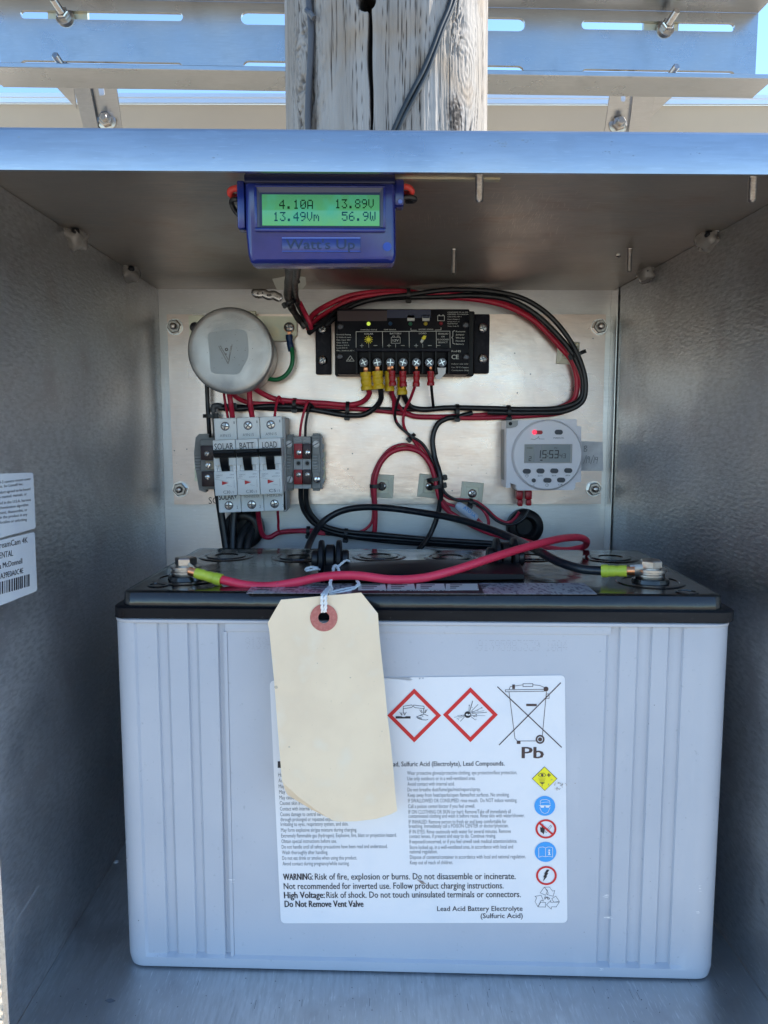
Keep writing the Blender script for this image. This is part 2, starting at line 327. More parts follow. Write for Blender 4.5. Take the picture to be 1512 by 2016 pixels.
class Print:
    """Flat print on a plane; each ink becomes one thin mesh."""
    def __init__(s, plane, lift=0.00015): s.p = plane; s.lift = lift; s.d = {}
    def _b(s, ink):
        if ink not in s.d: s.d[ink] = NB()
        return s.d[ink]
    def face(s, ink, ab, l=0.0):
        b = s._b(ink); vs_ = [b.verts.new(s.p.w(a, c, s.lift + l)) for a, c in ab]
        try: f = b.faces.new(vs_)
        except ValueError: return
        f.normal_update()
        if f.normal.dot(s.p.n) < 0: f.normal_flip()
    def poly(s, ink, px, l=0.0): s.face(ink, [s.p.uv(u, v) for u, v in px], l)
    def rect(s, ink, u0, v0, u1, v1, l=0.0): s.poly(ink, [(u0, v0), (u1, v0), (u1, v1), (u0, v1)], l)
    def line(s, ink, pts, wpx, l=0.0, closed=False):
        q = [Vector(s.p.uv(u, v)) for u, v in pts]; a = s.p.uv(*pts[0]); b = s.p.uv(pts[0][0] + 10, pts[0][1]); h = wpx * (Vector(b) - Vector(a)).length / 20
        if closed: q.append(q[0])
        for c, d in zip(q[:-1], q[1:]):
            t = d - c
            if t.length < 1e-9: continue
            t.normalize(); n = Vector((-t.y, t.x)) * h; e = t * h * .6
            s.face(ink, [c - e + n, d + e + n, d + e - n, c - e - n], l)
    def ring(s, ink, u, v, r0, r1, l=0.0, n=32, ry=1.0):
        for k in range(n):
            a, b = 2 * math.pi * k / n, 2 * math.pi * (k + 1) / n
            s.poly(ink, [(u + r0 * math.cos(a), v + ry * r0 * math.sin(a)), (u + r1 * math.cos(a), v + ry * r1 * math.sin(a)), (u + r1 * math.cos(b), v + ry * r1 * math.sin(b)), (u + r0 * math.cos(b), v + ry * r0 * math.sin(b))], l)
    def disc(s, ink, u, v, r, l=0.0, n=28, ry=1.0): s.poly(ink, [(u + r * math.cos(2 * math.pi * k / n), v + ry * r * math.sin(2 * math.pi * k / n)) for k in range(n)], l)
    def text(s, ink, body, u0, v0, u1, v1, h, bold=0.0, l=0.0):
        """from baseline start (u0,v0) to baseline end (u1,v1), cap height h px"""
        V, Fs = text_mesh(body, 0.0)
        if not V: return
        x0 = min(x for x, y in V); x1 = max(x for x, y in V)
        A = Vector(s.p.uv(u0, v0)); B = Vector(s.p.uv(u1, v1)); C = Vector(s.p.uv(u0, v0 - h)); dx = (B - A) / (x1 - x0)
        d = (B - A).normalized(); up = Vector((-d.y, d.x))
        if (C - A).dot(up) < 0: up = -up if False else up
        up = up * ((C - A).length / CAP) * (1 if h > 0 else -1)
        b = s._b(ink)
        offs = [0.0] if bold <= 0 else [-.5, .5]      # heavy type: two strikes side by side
        for q_, of in enumerate(offs):
            sh = d * (of * bold * 1.6 * (C - A).length / CAP); vv = [b.verts.new(s.p.w(*(A + dx * (x - x0) + up * y + sh), s.lift + l + q_ * .00002)) for x, y in V]
            for f in Fs:
                try: g = b.faces.new([vv[i] for i in f])
                except ValueError: continue
                g.normal_update()
                if g.normal.dot(s.p.n) < 0: g.normal_flip()
    def build(s, parent, names=None):
        out = []
        for ink, b in s.d.items():
            nm = (names or {}).get(ink, 'printing'); o_ = obj(nm, b, M[ink], parent, smooth=None); out.append(o_)
            if nm in ('scratches', 'specks', 'stains', 'scuff_marks', 'fine_print', 'date_code', 'lettering'): o_['kind'] = 'stuff'
        s.d = {}
        return out
def front(Y): return Plane((0, Y, 0), (1, 0, 0), (0, 0, 1))
def rounded(px, r, n=5):
    out = []; k = len(px)
    for i in range(k):
        p = Vector(px[i]); a = (Vector(px[i - 1]) - p); c = (Vector(px[(i + 1) % k]) - p); ra = min(r, a.length * .45); rc = min(r, c.length * .45)
        a = p + a.normalized() * ra; c = p + c.normalized() * rc
        for j in range(n + 1):
            s = j / n; out.append(tuple(a * (1 - s) ** 2 + p * 2 * s * (1 - s) + c * s * s))
    return out
# ================================================================== ground
def ground():
    bm = NB(); n = 90; ext = []
    xs = [math.copysign(abs(t) ** 3.2, t) * 900 for t in np.linspace(-1, 1, n)]
    g = [[bm.verts.new((x, y + 1, -1.35 + (.012 * noise.noise(Vector((x * 1.5, y * 1.5, 0))) if abs(x) < 20 and abs(y) < 20 else 0))) for x in xs] for y in xs]
    for j in range(n - 1):
        for i in range(n - 1): bm.faces.new((g[j][i], g[j][i + 1], g[j + 1][i + 1], g[j + 1][i]))
    m = mat('dry_ground', (.46, .38, .28), .9, noise_=[(3, (1, 1, 1), (.54, .46, .34), .4, .65), (30, (1, 1, 1), (.30, .24, .17), .55, .7), (140, (1, 1, 1), (.52, .46, .36), .6, .75), (55, (1, 1, 1), (.06, .05, .035), .66, .74)], bump=(60, (1, 1, 1), .02))
    o = obj('ground', bm, m, origin=(0, 0, -1.35)); tag(o, kind='structure', label='dry tan dirt ground')
ground()
# ================================================================== metal enclosure
XL, XR, ZC, ZF, YF, YB = -.190, .222, .124, -.3178, .3755, .713
t = .003
box_t = thing('metal_enclosure', ((XL + XR) / 2, YB, ZF - t), 'open aluminium equipment box mounted on the wooden pole and holding the battery', 'box')
b = NB(); box(b, XL - t, XR + t, YB, YB + t, ZF - t, ZC + t); obj('back_wall', b, M['back_metal'], box_t)
b = NB(); box(b, XL - t, XL, YF, YB - .0002, ZF - t, ZC - .0002, .0006, 1); obj('side_wall', b, M['wall_metal'], box_t)
b = NB(); box(b, XR, XR + t, YF, YB - .0002, ZF - t, ZC - .0002, .0006, 1); obj('side_wall', b, M['wall_metal'], box_t)
b = NB(); box(b, XL + .0002, XR - .0002, .3722, YB - .0002, ZF - t + .0001, ZF, .0006, 1); obj('floor_panel', b, M['floor_metal'], box_t)
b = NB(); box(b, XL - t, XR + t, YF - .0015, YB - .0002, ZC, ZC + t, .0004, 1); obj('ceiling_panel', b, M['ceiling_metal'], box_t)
# folded front lip of the lid: a slightly rounded top fold and a hanging face
b = NB(); prof = []
yl = .3722
prof = [(yl, .1180), (yl, .1353), (yl + .0007, .1368), (yl + .0022, .1374), (YF + .02, .1376), (YF + .02, .1350), (yl + .0030, .1350), (yl + .0025, .1340), (yl + .0025, .1180)]
loft(b, [[Vector((x, y, z)) for y, z in prof] for x in (XL - .012, XR + .012)]); obj('lip', b, M['lip_metal'], box_t, smooth=60)
# corner flange strips at the back corners
b = NB(); x1 = XR - .0012
box(b, x1 - .0008, x1, YB - .018, YB - .0004, ZF + .0004, ZC - .0004); obj('corner_strip', b, M['bright_steel'], box_t)
b = NB(); pbox(b, 780, 346.5, 985, 353, .399, .403); b_ = b
obj('ceiling_strip', b, M['zinc'], box_t)
# weld / sealant blobs in the ceiling corners
def blob(name, c, r, parent, m, sq=(1, 1, 1), amp=.35, seed=0, sub=3):
    bm = NB(); bmesh.ops.create_icosphere(bm, subdivisions=sub, radius=1.0)
    for v in bm.verts:
        n = v.co.normalized(); k = 1 + amp * noise.noise(n * 1.6 + Vector((seed, 0, 0))) + amp * .4 * noise.noise(n * 4 + Vector((0, seed, 0)))
        v.co = Vector((n.x * r * sq[0] * k, n.y * r * sq[1] * k, n.z * r * sq[2] * k)) + Vector(c)
    return obj(name, bm, m, parent, smooth=180)
for i, (u, v, r) in enumerate([(150, 466, .0092), (257, 536, .0092), (1394, 466, .0092), (1273, 536, .0092)]):
    p = PZ(u, v, ZC); xx = XL + .003 if u < 700 else XR - .003; p = PX(u, v, xx)
    o = blob('sealant_blob', (xx, p.y, ZC - .003), r, box_t, M['silicone'], (.8, 1.25, .85), .5, i * 3.1)
    q = blob('sealant_bead', (xx + (.003 if u < 700 else -.003), p.y - r * .9, ZC - .002), .0026, box_t, M['black'], (1, 1, 1), .3, i)
b = NB(); pts = []
for k in range(15): lathe(b, P(503 + k * 3.2, 576 + .55 * k + 1.5 * math.sin(k), YB - .001), [(.0014, -.0010), (.0032, -.0008), (.0040, 0), (.0036, .0012)], seg=12)
obj('weld_bead', b, M['steel'], box_t, smooth=60)
# studs hanging through the ceiling
for i, (u, vt, vb, wpx) in enumerate([(943, 340, 399, 17), (893, 491, 541, 11), (1480, 340, 399, 17), (1238, 490, 536, 11)]):
    L0 = .021 if wpx == 17 else .0215
    # end of the stud: depth such that its top meets the ceiling
    pt = PZ(u, vt if wpx != 17 else 330, ZC); Y = pt.y if wpx != 17 else .3935
    zb = P(u, vb, Y).z; x = P(u, vb, Y).x; r = wpx / 2 * Y / F
    b = NB(); pr = [(r * .5, zb - ZC), (r * .85, zb - ZC + .0006)]; z = zb - ZC + .0006; k = 0
    while z < -.001:
        pr += [(r, z + .0003), (r * .84, z + .0006)]; z += .0007
    pr += [(r, 0)]
    lathe(b, (x, Y, ZC), pr, 'Z', seg=16); obj('threaded_stud', b, M['bolt_steel'], box_t, smooth=20)
b = NB(); lathe(b, P(1217, 502, P(1217, 502, .58).y), [(.0012, 0), (.0016, .001)], 'Z', 10); q = PZ(1217, 502, ZC)
b.free(); b = NB(); lathe(b, (q.x, q.y, ZC), [(.0010, -.002), (.0020, -.001), (.0020, 0)], 'Z', 10); obj('rivet_tip', b, M['bright_steel'], box_t)
# cable glands in the back wall
def gland(u, v, rpx, lab):
    c = P(u, v, .700); r = rpx * .7 / F
    b = NB(); lathe(b, (c.x, YB, c.z), [(r * .45, -.003), (r * .5, -.0125), (r * .62, -.014), (r * .93, -.0125), (r, -.0105), (r, -.0002)], seg=40)
    o = obj('cable_grommet', b, M['grommet'], None, smooth=50, origin=(c.x, YB, c.z)); tag(o, lab, 'grommet', 'rubber grommets in the back wall')
gland(478, 1043, 40, 'black rubber grommet low in the back wall below the SOLAR and BATT breakers')
gland(1036, 1039, 36, 'black rubber grommet in the back wall below the round white timer')
# tiny white fleck lying on the floor
q = PZ(229, 1698, ZF); b = NB(); lathe(b, (q.x, q.y, ZF), [(.0010, .0001), (.0021, .0004), (.0016, .0012), (.0004, .0016)], 'Z', 9); tag(obj('debris_flake', b, M['white_ink'], None), 'tiny white flake lying on the box floor left of the battery', 'debris')
# scratches, stains, grit and painted ceiling sheen on the sheet metal
M['scratch_sheen'] = mat('metal_scratch_sheen', (.78, .70, .60), .3, 1.0); M['lip_smudge'] = mat('lip_smudge', (.36, .37, .39), .4, 1.0)
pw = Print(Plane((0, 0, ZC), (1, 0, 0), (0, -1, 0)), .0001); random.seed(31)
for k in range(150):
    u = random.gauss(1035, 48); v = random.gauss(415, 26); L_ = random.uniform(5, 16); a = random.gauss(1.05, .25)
    if 352 < v < 480: pw.line('scratch_sheen', [(u, v), (u - L_ * math.cos(a), v + L_ * math.sin(a))], random.uniform(.25, .5), k * 1e-6)  # brush marks drawn bright, with the ceiling's sheen painted into their colour
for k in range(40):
    u = random.uniform(785, 900); v = random.uniform(418, 440); pw.line('scratch_sheen', [(u, v), (u + random.uniform(0, 2), v + random.uniform(4, 12))], .3, k * 1e-6)
for k in range(30): pw.disc('lip_smudge', random.uniform(60, 1450), random.uniform(360, 540), random.uniform(.5, 1.3), 0, 7)
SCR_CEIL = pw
pw = Print(front(.3722), .00006)
for (u, v, n_) in ((985, 284, 9), (1035, 283, 7), (1190, 292, 6), (890, 300, 3), (640, 268, 3), (58, 270, 1), (430, 312, 2), (1370, 300, 4), (1220, 296, 3), (300, 300, 3)):
    for k in range(n_):
        a, c_ = random.gauss(u, 9), random.gauss(v, 5); r_ = random.uniform(.8, 2.6); pw.poly('lip_smudge', [(a - r_ * 1.6, c_), (a, c_ - r_ * .6), (a + r_ * 1.4, c_ - r_ * .1), (a + r_ * .3, c_ + r_ * .7)], k * 2e-6)
for k in range(9): u = 510 + k * 14; pw.line('scratch_sheen', [(u + 300, 338), (u + 309, 337.6)], .5, k * 1e-6)
SCR_LIP = pw
SCR_CEIL.build(box_t, {'scratch_sheen': 'scratches', 'lip_smudge': 'specks'}); SCR_LIP.build(box_t, {'scratch_sheen': 'scratches', 'lip_smudge': 'stains'})
WLs = Plane((XL, .5, 0), (0, 1, 0), (0, 0, 1)); WRs = Plane((XR, .5, 0), (0, -1, 0), (0, 0, 1)); FLs = Plane((0, 0, ZF), (1, 0, 0), (0, 1, 0)); BKs = front(YB); CLs = Plane((0, 0, ZC), (1, 0, 0), (0, -1, 0))
M['metal_scratch'] = mat('bright_metal_scratch', (.60, .62, .64), .5, .8); M['metal_stain'] = mat('dark_metal_stain', (.16, .17, .19), .5, .3)
pw = Print(WLs, .0001)
pw.line('metal_scratch', [(29, 1772), (31, 1800), (27, 1850), (24, 1925)], .9)
for k in range(16): 
    a = k / 16; u = 75 - 42 * a; v = 1745 + 66 * a; pw.line('metal_scratch', [(u - 2.5, v + 1), (u + 2.5, v - 1.5)], .7, k * 1e-6)
pw.line('metal_scratch', [(131, 933), (129, 968)], .7)
random.seed(21)
for k in range(60):
    u = random.uniform(10, 225); v = random.uniform(700, 1700); pw.line('metal_scratch', [(u, v), (u + random.uniform(2, 8), v - random.uniform(-1, 3))], random.uniform(.25, .5), k * 1e-6)
pw.build(box_t, {'metal_scratch': 'scratches'})
pw = Print(WRs, .0001)
for pts in ([(1452, 1670), (1462, 1700), (1474, 1760)], [(1488, 1752), (1500, 1775), (1511, 1790)], [(1490, 1760), (1506, 1783)], [(1480, 1790), (1500, 1815)], [(1385, 1635), (1392, 1655)]): pw.line('metal_scratch', pts, 1.1)
for k in range(70):
    u = random.uniform(1290, 1508); v = random.uniform(560, 1900); pw.line('metal_scratch', [(u, v), (u + random.uniform(-6, 6), v + random.uniform(-3, 3))], random.uniform(.25, .5), k * 1e-6)
for k in range(40): pw.disc('metal_stain', random.uniform(1230, 1505), random.uniform(560, 1500), random.uniform(.5, 1.5), 0, 7)
pw.build(box_t, {'metal_scratch': 'scratches', 'metal_stain': 'specks'})
pw = Print(FLs, .0001)
for k in range(70):
    u = random.uniform(60, 1460); v = random.uniform(1925, 2012); du = (728 - u) / 1130; L_ = random.uniform(4, 22)
    pw.line('metal_scratch' if k % 3 else 'metal_stain', [(u, v), (u + du * L_, v - L_)], random.uniform(.3, .9), k * 1e-6)
pw.poly('metal_stain', rounded([(205, 1970), (218, 1965), (229, 1971), (215, 1975)], 3))
for k in range(60): pw.disc('metal_stain', random.uniform(60, 1460), random.uniform(1915, 2012), random.uniform(.5, 1.4), 0, 7)
pw.build(box_t, {'metal_scratch': 'scratches', 'metal_stain': 'stains'})
pw = Print(front(.7035), .0001)
for k in range(55): pw.disc('metal_stain', random.uniform(340, 1180), random.uniform(630, 985), random.choice([.4, .6, .8, 1.4]), 0, 7)
for k in range(30):
    u = random.uniform(350, 1170); v = random.uniform(630, 985); a = random.uniform(-.4, .4); L_ = random.uniform(5, 20); pw.line('metal_stain', [(u, v), (u + L_, v + L_ * a)], .22, k * 1e-6)
PLATE_MARKS = pw
# ================================================================== wall stickers (left wall)
WL = Plane((XL, .5, 0), (0, 1, 0), (0, 0, 1))
def sticker(name, plane, px, r, m, parent=None, th=.00012, o=None):
    bm = NB(); pts = [plane.uv(u, v) for u, v in rounded(px, r)] if r else [plane.uv(u, v) for u, v in px]
    loft(bm, [[plane.w(a, c, .00001) for a, c in pts], [plane.w(a, c, th) for a, c in pts]])
    return obj(name, bm, m, parent, smooth=None)
M['sticker_blue'] = mat('pale_sticker', (.66, .70, .74), .35, noise_=(60, (1, 1, 1), (.62, .66, .72), .4, .7))
st1 = sticker('warning_sticker', WL, [(-34, 934), (65, 930), (70, 1040), (-34, 1068)], 5, M['sticker_blue'])
tag(st1, 'upper white sticker with lines of fine print on the left wall', 'sticker')
pr = Print(WL, .0002)
lines = [('1.0 with .ca. Inc. 4-5 camera mount cover', 60, 944), ('the Limit .co. bv Linnell Inc.', 45, 954), ('during the product agreed to be bound', 59, 964), ('have mostly mented. manuals. or', 52, 974), ('tors city followed in the U.S.A. harness', 60, 985), ('section or authentication algorithm', 55, 995), ('resist a equipment, disassemble, or', 53, 1005), ('restrained in the product in any', 53, 1014), ('after bundled localize or unlocking', 52, 1024)]
for s_, ue, ve in lines:
    L_ = len(s_) * 2.7; pr.text('ink', s_, ue - L_, ve + L_ * .10 + 3, ue, ve + 1, 6.0, .012)
pr.build(st1, {'ink': 'lettering'})
st2 = sticker('name_sticker', WL, [(-34, 1072), (68, 1047), (73, 1163), (-34, 1206)], 5, M['sticker_blue'])
tag(st2, 'lower white sticker with bold name lines and a barcode on the left wall', 'sticker')
pr = Print(WL, .0002)
def rt(s_, ue, ve, h, cw, sl, bold=.02):
    L_ = len(s_) * cw; pr.text('ink', s_, ue - L_, ve + L_ * sl, ue, ve, h, bold)
rt('StreamCam 4K', 54, 1068, 12, 5.4, .21); rt('RENTAL', 25, 1094, 12, 5.4, .22); rt('a McDonnell', 43, 1109, 11, 4.1, .25, .03); rt('A39E0A0C4E', 45, 1128, 11, 4.5, .27, .03)
random.seed(3); u = -33.0
while u < 58:
    wd = random.choice([1.0, 1.2, 2.0, 2.8]); v0 = 1130 + (58 - u) * .27; pr.poly('ink', [(u, v0), (u + wd, v0 - .27 * wd), (u + wd, v0 + 24 - .27 * wd + (u < 40) * 1), (u, v0 + 24)]); u += wd + random.choice([.9, 1.2, 2.0])
pr.build(st2, {'ink': 'lettering'})
# ================================================================== mounting plate
YP = .7035
plate = thing('mounting_plate', P(760, 992, YP), 'flat bright aluminium plate bolted to the back wall, carrying the electronics', 'plate')
b = NB(); pprism(b, [(328, 619), (560, 618), (1193, 619), (1189, 750), (1186, 880), (1183, 992), (760, 992), (343, 993), (338, 870), (333, 740)], YP, YP + .002)
obj('sheet', b, M['plate_metal'], plate)
def nut(u, v):
    c = P(u, v, YP); s = .713 / F
    b = NB(); lathe(b, c, [(.0052, -.0002), (.0073, -.0002), (.0073, -.0014), (.0052, -.0014)], seg=24); w_ = obj('washer', b, M['bright_steel'], plate)
    b = NB(); lathe(b, c, [(.0062, -.0015), (.0062, -.0050), (.0054, -.0058), (.0030, -.0058)], seg=6, rotoff=.2); n_ = obj('nut', b, M['bolt_steel'], plate, smooth=30)
    b = NB(); pr_ = [(.0029, -.005)]
    for k in range(5): pr_ += [(.0029, -.0060 - k * .0008), (.0025, -.0064 - k * .0008)]
    pr_ += [(.0024, -.0102), (.0015, -.0108)]
    lathe(b, c, pr_, seg=14); obj('bolt_end', b, M['bolt_steel'], plate)
for q in [(345, 644), (1179, 644), (356, 963), (1168, 962)]: nut(*q)
PLATE_MARKS.build(plate, {'metal_stain': 'specks'})
pr = Print(front(YP - .0001)); pr.text('ink', 'SOLAR', 411, 992, 462, 991, 13, .0); pr.build(plate, {'ink': 'lettering'})
# ================================================================== screws
def phillips(c, r, parent, m='bolt_steel', cross=.62, dome=.45, name='screw', ang=.3):
    b = NB(); lathe(b, c, [(r * 1.0, -.0001), (r, -r * .25), (r * .8, -r * dome), (r * .42, -r * dome * 1.15), (r * .36, -r * dome * .7)], seg=18)
    o = obj(name, b, M[m], parent, smooth=40)
    b = NB()
    for k in range(2):
        a = ang + k * math.pi / 2; dx, dz = math.cos(a), math.sin(a); px_, pz_ = -dz, dx; h = r * .11; L = r * cross
        pts = [(c.x + dx * L + px_ * h, c.z + dz * L + pz_ * h), (c.x - dx * L + px_ * h, c.z - dz * L + pz_ * h), (c.x - dx * L - px_ * h, c.z - dz * L - pz_ * h), (c.x + dx * L - px_ * h, c.z + dz * L - pz_ * h)]
        prism(b, pts, c.y - r * dome * 1.22 - .00003 * k, c.y - r * dome * .8)
    obj('recess', b, M['dark_steel'], o, smooth=None)
    return o
def slotted(c, r, parent, m='bolt_steel', ang=.8, name='screw'):
    b = NB(); lathe(b, c, [(r, -.0001), (r, -r * .35), (r * .8, -r * .5), (.0001, -r * .5)], seg=16); o = obj(name, b, M[m], parent, smooth=40)
    b = NB(); dx, dz = math.cos(ang), math.sin(ang); h = r * .14; L = r * .9
    prism(b, [(c.x + dx * L - dz * h, c.z + dz * L + dx * h), (c.x - dx * L - dz * h, c.z - dz * L + dx * h), (c.x - dx * L + dz * h, c.z - dz * L - dx * h), (c.x + dx * L + dz * h, c.z + dz * L - dx * h)], c.y - r * .53, c.y - r * .3)
    obj('recess', b, M['dark_steel'], o, smooth=None); return o
# ================================================================== round grey can on zinc bracket
br = thing('zinc_bracket', P(465, 660, .702), 'yellowish zinc plated bracket behind the round grey can', 'bracket')
b = NB(); pbox(b, 428, 612, 504, 650, .694, .698, .0004, 1); obj('back_plate', b, M['zinc'], br)
b = NB(); pprism(b, [(503, 622), (576, 623), (584, 632), (584, 660), (575, 671), (503, 671)], .698, .7005); obj('flange', b, M['zinc'], br)
b = NB(); pprism(b, [(371, 621), (430, 621), (430, 671), (373, 668)], .698, .7005); obj('flange', b, M['zinc'], br)
b = NB(); pbox(b, 379, 617, 420, 620.5, .694, .697); obj('edge_strip', b, M['bright_steel'], br)
c = P(385, 645, .698); b = NB(); lathe(b, c, [(.0045, -.0001), (.0045, -.003), (.003, -.004)], seg=16); obj('screw', b, M['dark_steel'], br)
can = thing('round_can', P(453, 690, .70), 'large round dull grey metal can with a V mark on its face', 'canister')
c = P(453, 690, .645); r = 81.5 * .645 / F * 1.02
b = NB(); lathe(b, c, [(r * .90, .055), (r * .93, .040), (r * .96, .030), (r * .975, .012), (r, .009), (r, .004), (r * .985, .0012), (r * .945, .0001), (r * .86, -.0001), (r * .3, .0002)], seg=72); obj('housing', b, M['cast_grey'], can, smooth=60)
pc = front(.6449)
pr = Print(pc, .0002)
pr.poly('cast_patch', rounded([(408, 655), (470, 648), (486, 652), (490, 700), (470, 738), (415, 735), (412, 690)], 10))
for a_, b_ in (((431, 682), (449, 716)), ((434, 681), (451, 711)), ((449, 716), (457, 679)), ((451, 709), (455, 682))): pr.line('ink', [a_, b_], 1.6, .0001); pr.line('scratch_ink', [a_, b_], .6, .00015)
pr.ring('brown_ink', 446, 688, 1.6, 3.2, .0001, 12); pr.disc('brown_ink', 445, 697, 1.3, .0001, 10)
random.seed(5)
for k in range(46):
    a = random.uniform(3.6, 5.6); rr = random.uniform(50, 66); du = rr * math.cos(a); dv = rr * math.sin(a); l = random.uniform(4, 12)
    pr.line('scratch_ink', [(453 + du, 690 + dv), (453 + du + l * .9, 690 + dv - l * random.uniform(.1, .5))], .35, .0001)
for k in range(26): pr.disc('brown_ink', random.uniform(405, 500), random.uniform(650, 745), random.uniform(.4, .8), .0001, 6)
pr.build(can, {'cast_patch': 'glue_patch', 'scratch_ink': 'scratches', 'ink': 'mark', 'brown_ink': 'specks'})
# ground wire
gw = thing('ground_wire', P(570, 700, .695), 'short green earth wire with blue crimp screwed beside the round can', 'wire')
b = NB(); ptube(b, [(500, 738, .690), (526, 745, .690), (546, 747, .688), (563, 738, .687), (574, 720, .687), (576, 700, .688), (574, 685, .690)], 4.3, .69); obj('insulation', b, M['green_wire'], gw)
b = NB(); ptube(b, [(569, 659), (570, 672), (574, 691)], 6.6, .691, rfun=lambda s: 1.0 if s < .35 or s > .6 else .9); obj('crimp', b, M['blue_crimp'], gw)
b = NB(); pbox(b, 566, 646, 572, 662, .6945, .696); lathe(b, P(569, 645, .697), [(.0045, -.0003), (.0045, -.0012)], seg=16); obj('ring_terminal', b, M['copper'], gw)
phillips(P(569, 644.5, .696), .0044, gw, 'steel', ang=.1)
# ================================================================== charge controller
ct = thing('charge_controller', P(792, 672, YP), 'black solar charge controller with a row of seven screw terminals', 'controller')
b = NB(); pbox(b, 664, 608, 924, 737, .6745, YP - .0003, .0012, 2); obj('housing', b, M['ctrl'], ct)
b = NB(); pbox(b, 659, 612, 934, 740, .690, YP - .0002, .001, 1); obj('base', b, M['black'], ct)
for u0, u1, v0, v1 in ((621, 652, 619, 737), (930, 964, 618, 735)):
    b = NB(); pbox(b, u0, v0, u1, v1, .6975, YP - .0001, .0012, 2); obj('mounting_flange', b, M['ctrl_flange'], ct)
for u, v in ((635, 647.5), (635.5, 709.5), (950, 646), (950, 706.5)): phillips(P(u, v, .6974), .0042, ct, 'steel', ang=random.random())
for u, v in ((670, 643), (669, 702), (917, 640), (918, 703)): phillips(P(u, v, .6744), .0030, ct, 'dark_steel', ang=.5)
pr = Print(front(.6744))
pr.rect('brown_plastic', 664.5, 612, 762, 632); pr.rect('meter_dark', 762, 610, 848, 626)
U = lambda x: 600 + x / 3.78
V = lambda y: 580 + y / 3.78
for s_, x0, x1, y, h in [('SOLAR', 443, 510, 298, 12), ('BATTERY', 634, 720, 296, 12), ('LOAD', 850, 905, 294, 12), ('SEALED', 992, 1068, 297, 11), ('OR', 1015, 1042, 318, 10), ('FLOODED', 985, 1072, 340, 11), ('SELECT', 992, 1064, 361, 11)]:
    pr.text('offwhite_ink', s_, U(x0), V(y), U(x1), V(y), h / 3.78, .02)
for s_, x0, x1, y, h in [('CHARGING STATUS', 415, 537, 267, 9), ('TEMP SENSOR', 587, 680, 266, 9), ('BATTERY STATUS', 848, 956, 264, 9), ('Nominal Rating', 237, 342, 302, 9), ('12 Volts dc nom', 237, 344, 322, 9), ('Max. Input 30V', 237, 340, 342, 9), ('Solar 20.0 A', 237, 322, 362, 9), ('Battery 20.0 A', 237, 332, 382, 9), ('Load 20.0 A', 237, 318, 401, 9), ('Max. Ambient 60°C', 237, 372, 421, 9),
                       ('CONFORMS TO UL STD', 1062, 1216, 136, 8), ('CERTIFIED TO CAN/CSA', 1062, 1218, 151, 8), ('C22.2 No.107.1', 1062, 1165, 168, 8), ('Class I, Division 2', 1062, 1152, 188, 8), ('Groups A, B, C, D', 1062, 1150, 205, 8), ('Hazardous Loc.', 1062, 1140, 220, 8), ('Temp. Code T5', 1062, 1146, 239, 8),
                       ('Remove', 1124, 1194, 280, 11), ('Jumper', 1124, 1188, 303, 11), ('Wire for', 1124, 1190, 327, 11), ('Flooded', 1124, 1190, 350, 11), ('Battery', 1124, 1184, 373, 11), ('RoHS', 1092, 1162, 428, 14), ('Indoor use only', 1092, 1218, 520, 9), ('Use 75°C Copper', 1092, 1222, 546, 9), ('Conductors Only', 1092, 1220, 568, 9)]:
    pr.text('offwhite_ink', s_, U(x0), V(y), U(x1), V(y), h / 3.78, .015)
for pts in ([(382, 395), (382, 276), (1080, 272), (1082, 395)], [(578, 276), (580, 395)], [(776, 275), (778, 395)], [(978, 273), (980, 395)]): pr.line('offwhite_ink', [(U(a), V(c_)) for a, c_ in pts], .9)
pr.line('offwhite_ink', [(U(a), V(c_)) for a, c_ in [(790, 250), (790, 266), (833, 265)]], .8); pr.line('offwhite_ink', [(U(a), V(c_)) for a, c_ in [(970, 264), (1014, 262), (1014, 246)]], .8)
pr.line('offwhite_ink', [(U(a), V(c_)) for a, c_ in [(1116, 268), (1102, 274), (1102, 310), (1094, 320), (1102, 330), (1102, 362), (1116, 368)]], 1.1)
for x in (425, 627, 829):
    pr.line('offwhite_ink', [(U(x - 13), V(380)), (U(x + 13), V(380))], .9); pr.line('offwhite_ink', [(U(x), V(368)), (U(x), V(392))], .9)
for x in (526, 729, 931, 996): pr.line('offwhite_ink', [(U(x - 13), V(379)), (U(x + 13), V(379))], .9)
for x in (476, 676, 878): pr.line('offwhite_ink', [(U(x), V(368)), (U(x), V(394))], .7)
sx, sy = U(475), V(335); pr.disc('yellow_ink', sx, sy, 4.3)
for k in range(12):
    a = k * math.pi / 6; pr.line('yellow_ink', [(sx + 5.2 * math.cos(a), sy + 5.2 * math.sin(a)), (sx + 7.8 * math.cos(a), sy + 7.8 * math.sin(a))], 1.2)
pr.line('offwhite_ink', [(U(a), V(c_)) for a, c_ in [(644, 362), (644, 318), (710, 318), (710, 362)]], .7, closed=True); pr.line('offwhite_ink', [(U(654), V(314)), (U(654), V(308)), (U(668), V(308)), (U(668), V(314))], .7); pr.line('offwhite_ink', [(U(688), V(314)), (U(688), V(308)), (U(702), V(308)), (U(702), V(314))], .7)
pr.text('offwhite_ink', '12V', U(655), V(349), U(699), V(349), 4.5, .02)
pr.poly('yellow_ink', [(U(868), V(325)), (U(886), V(303)), (U(905), V(308)), (U(898), V(330)), (U(885), V(338))]); pr.poly('offwhite_ink', [(U(858), V(352)), (U(870), V(330)), (U(887), V(342)), (U(872), V(362))])
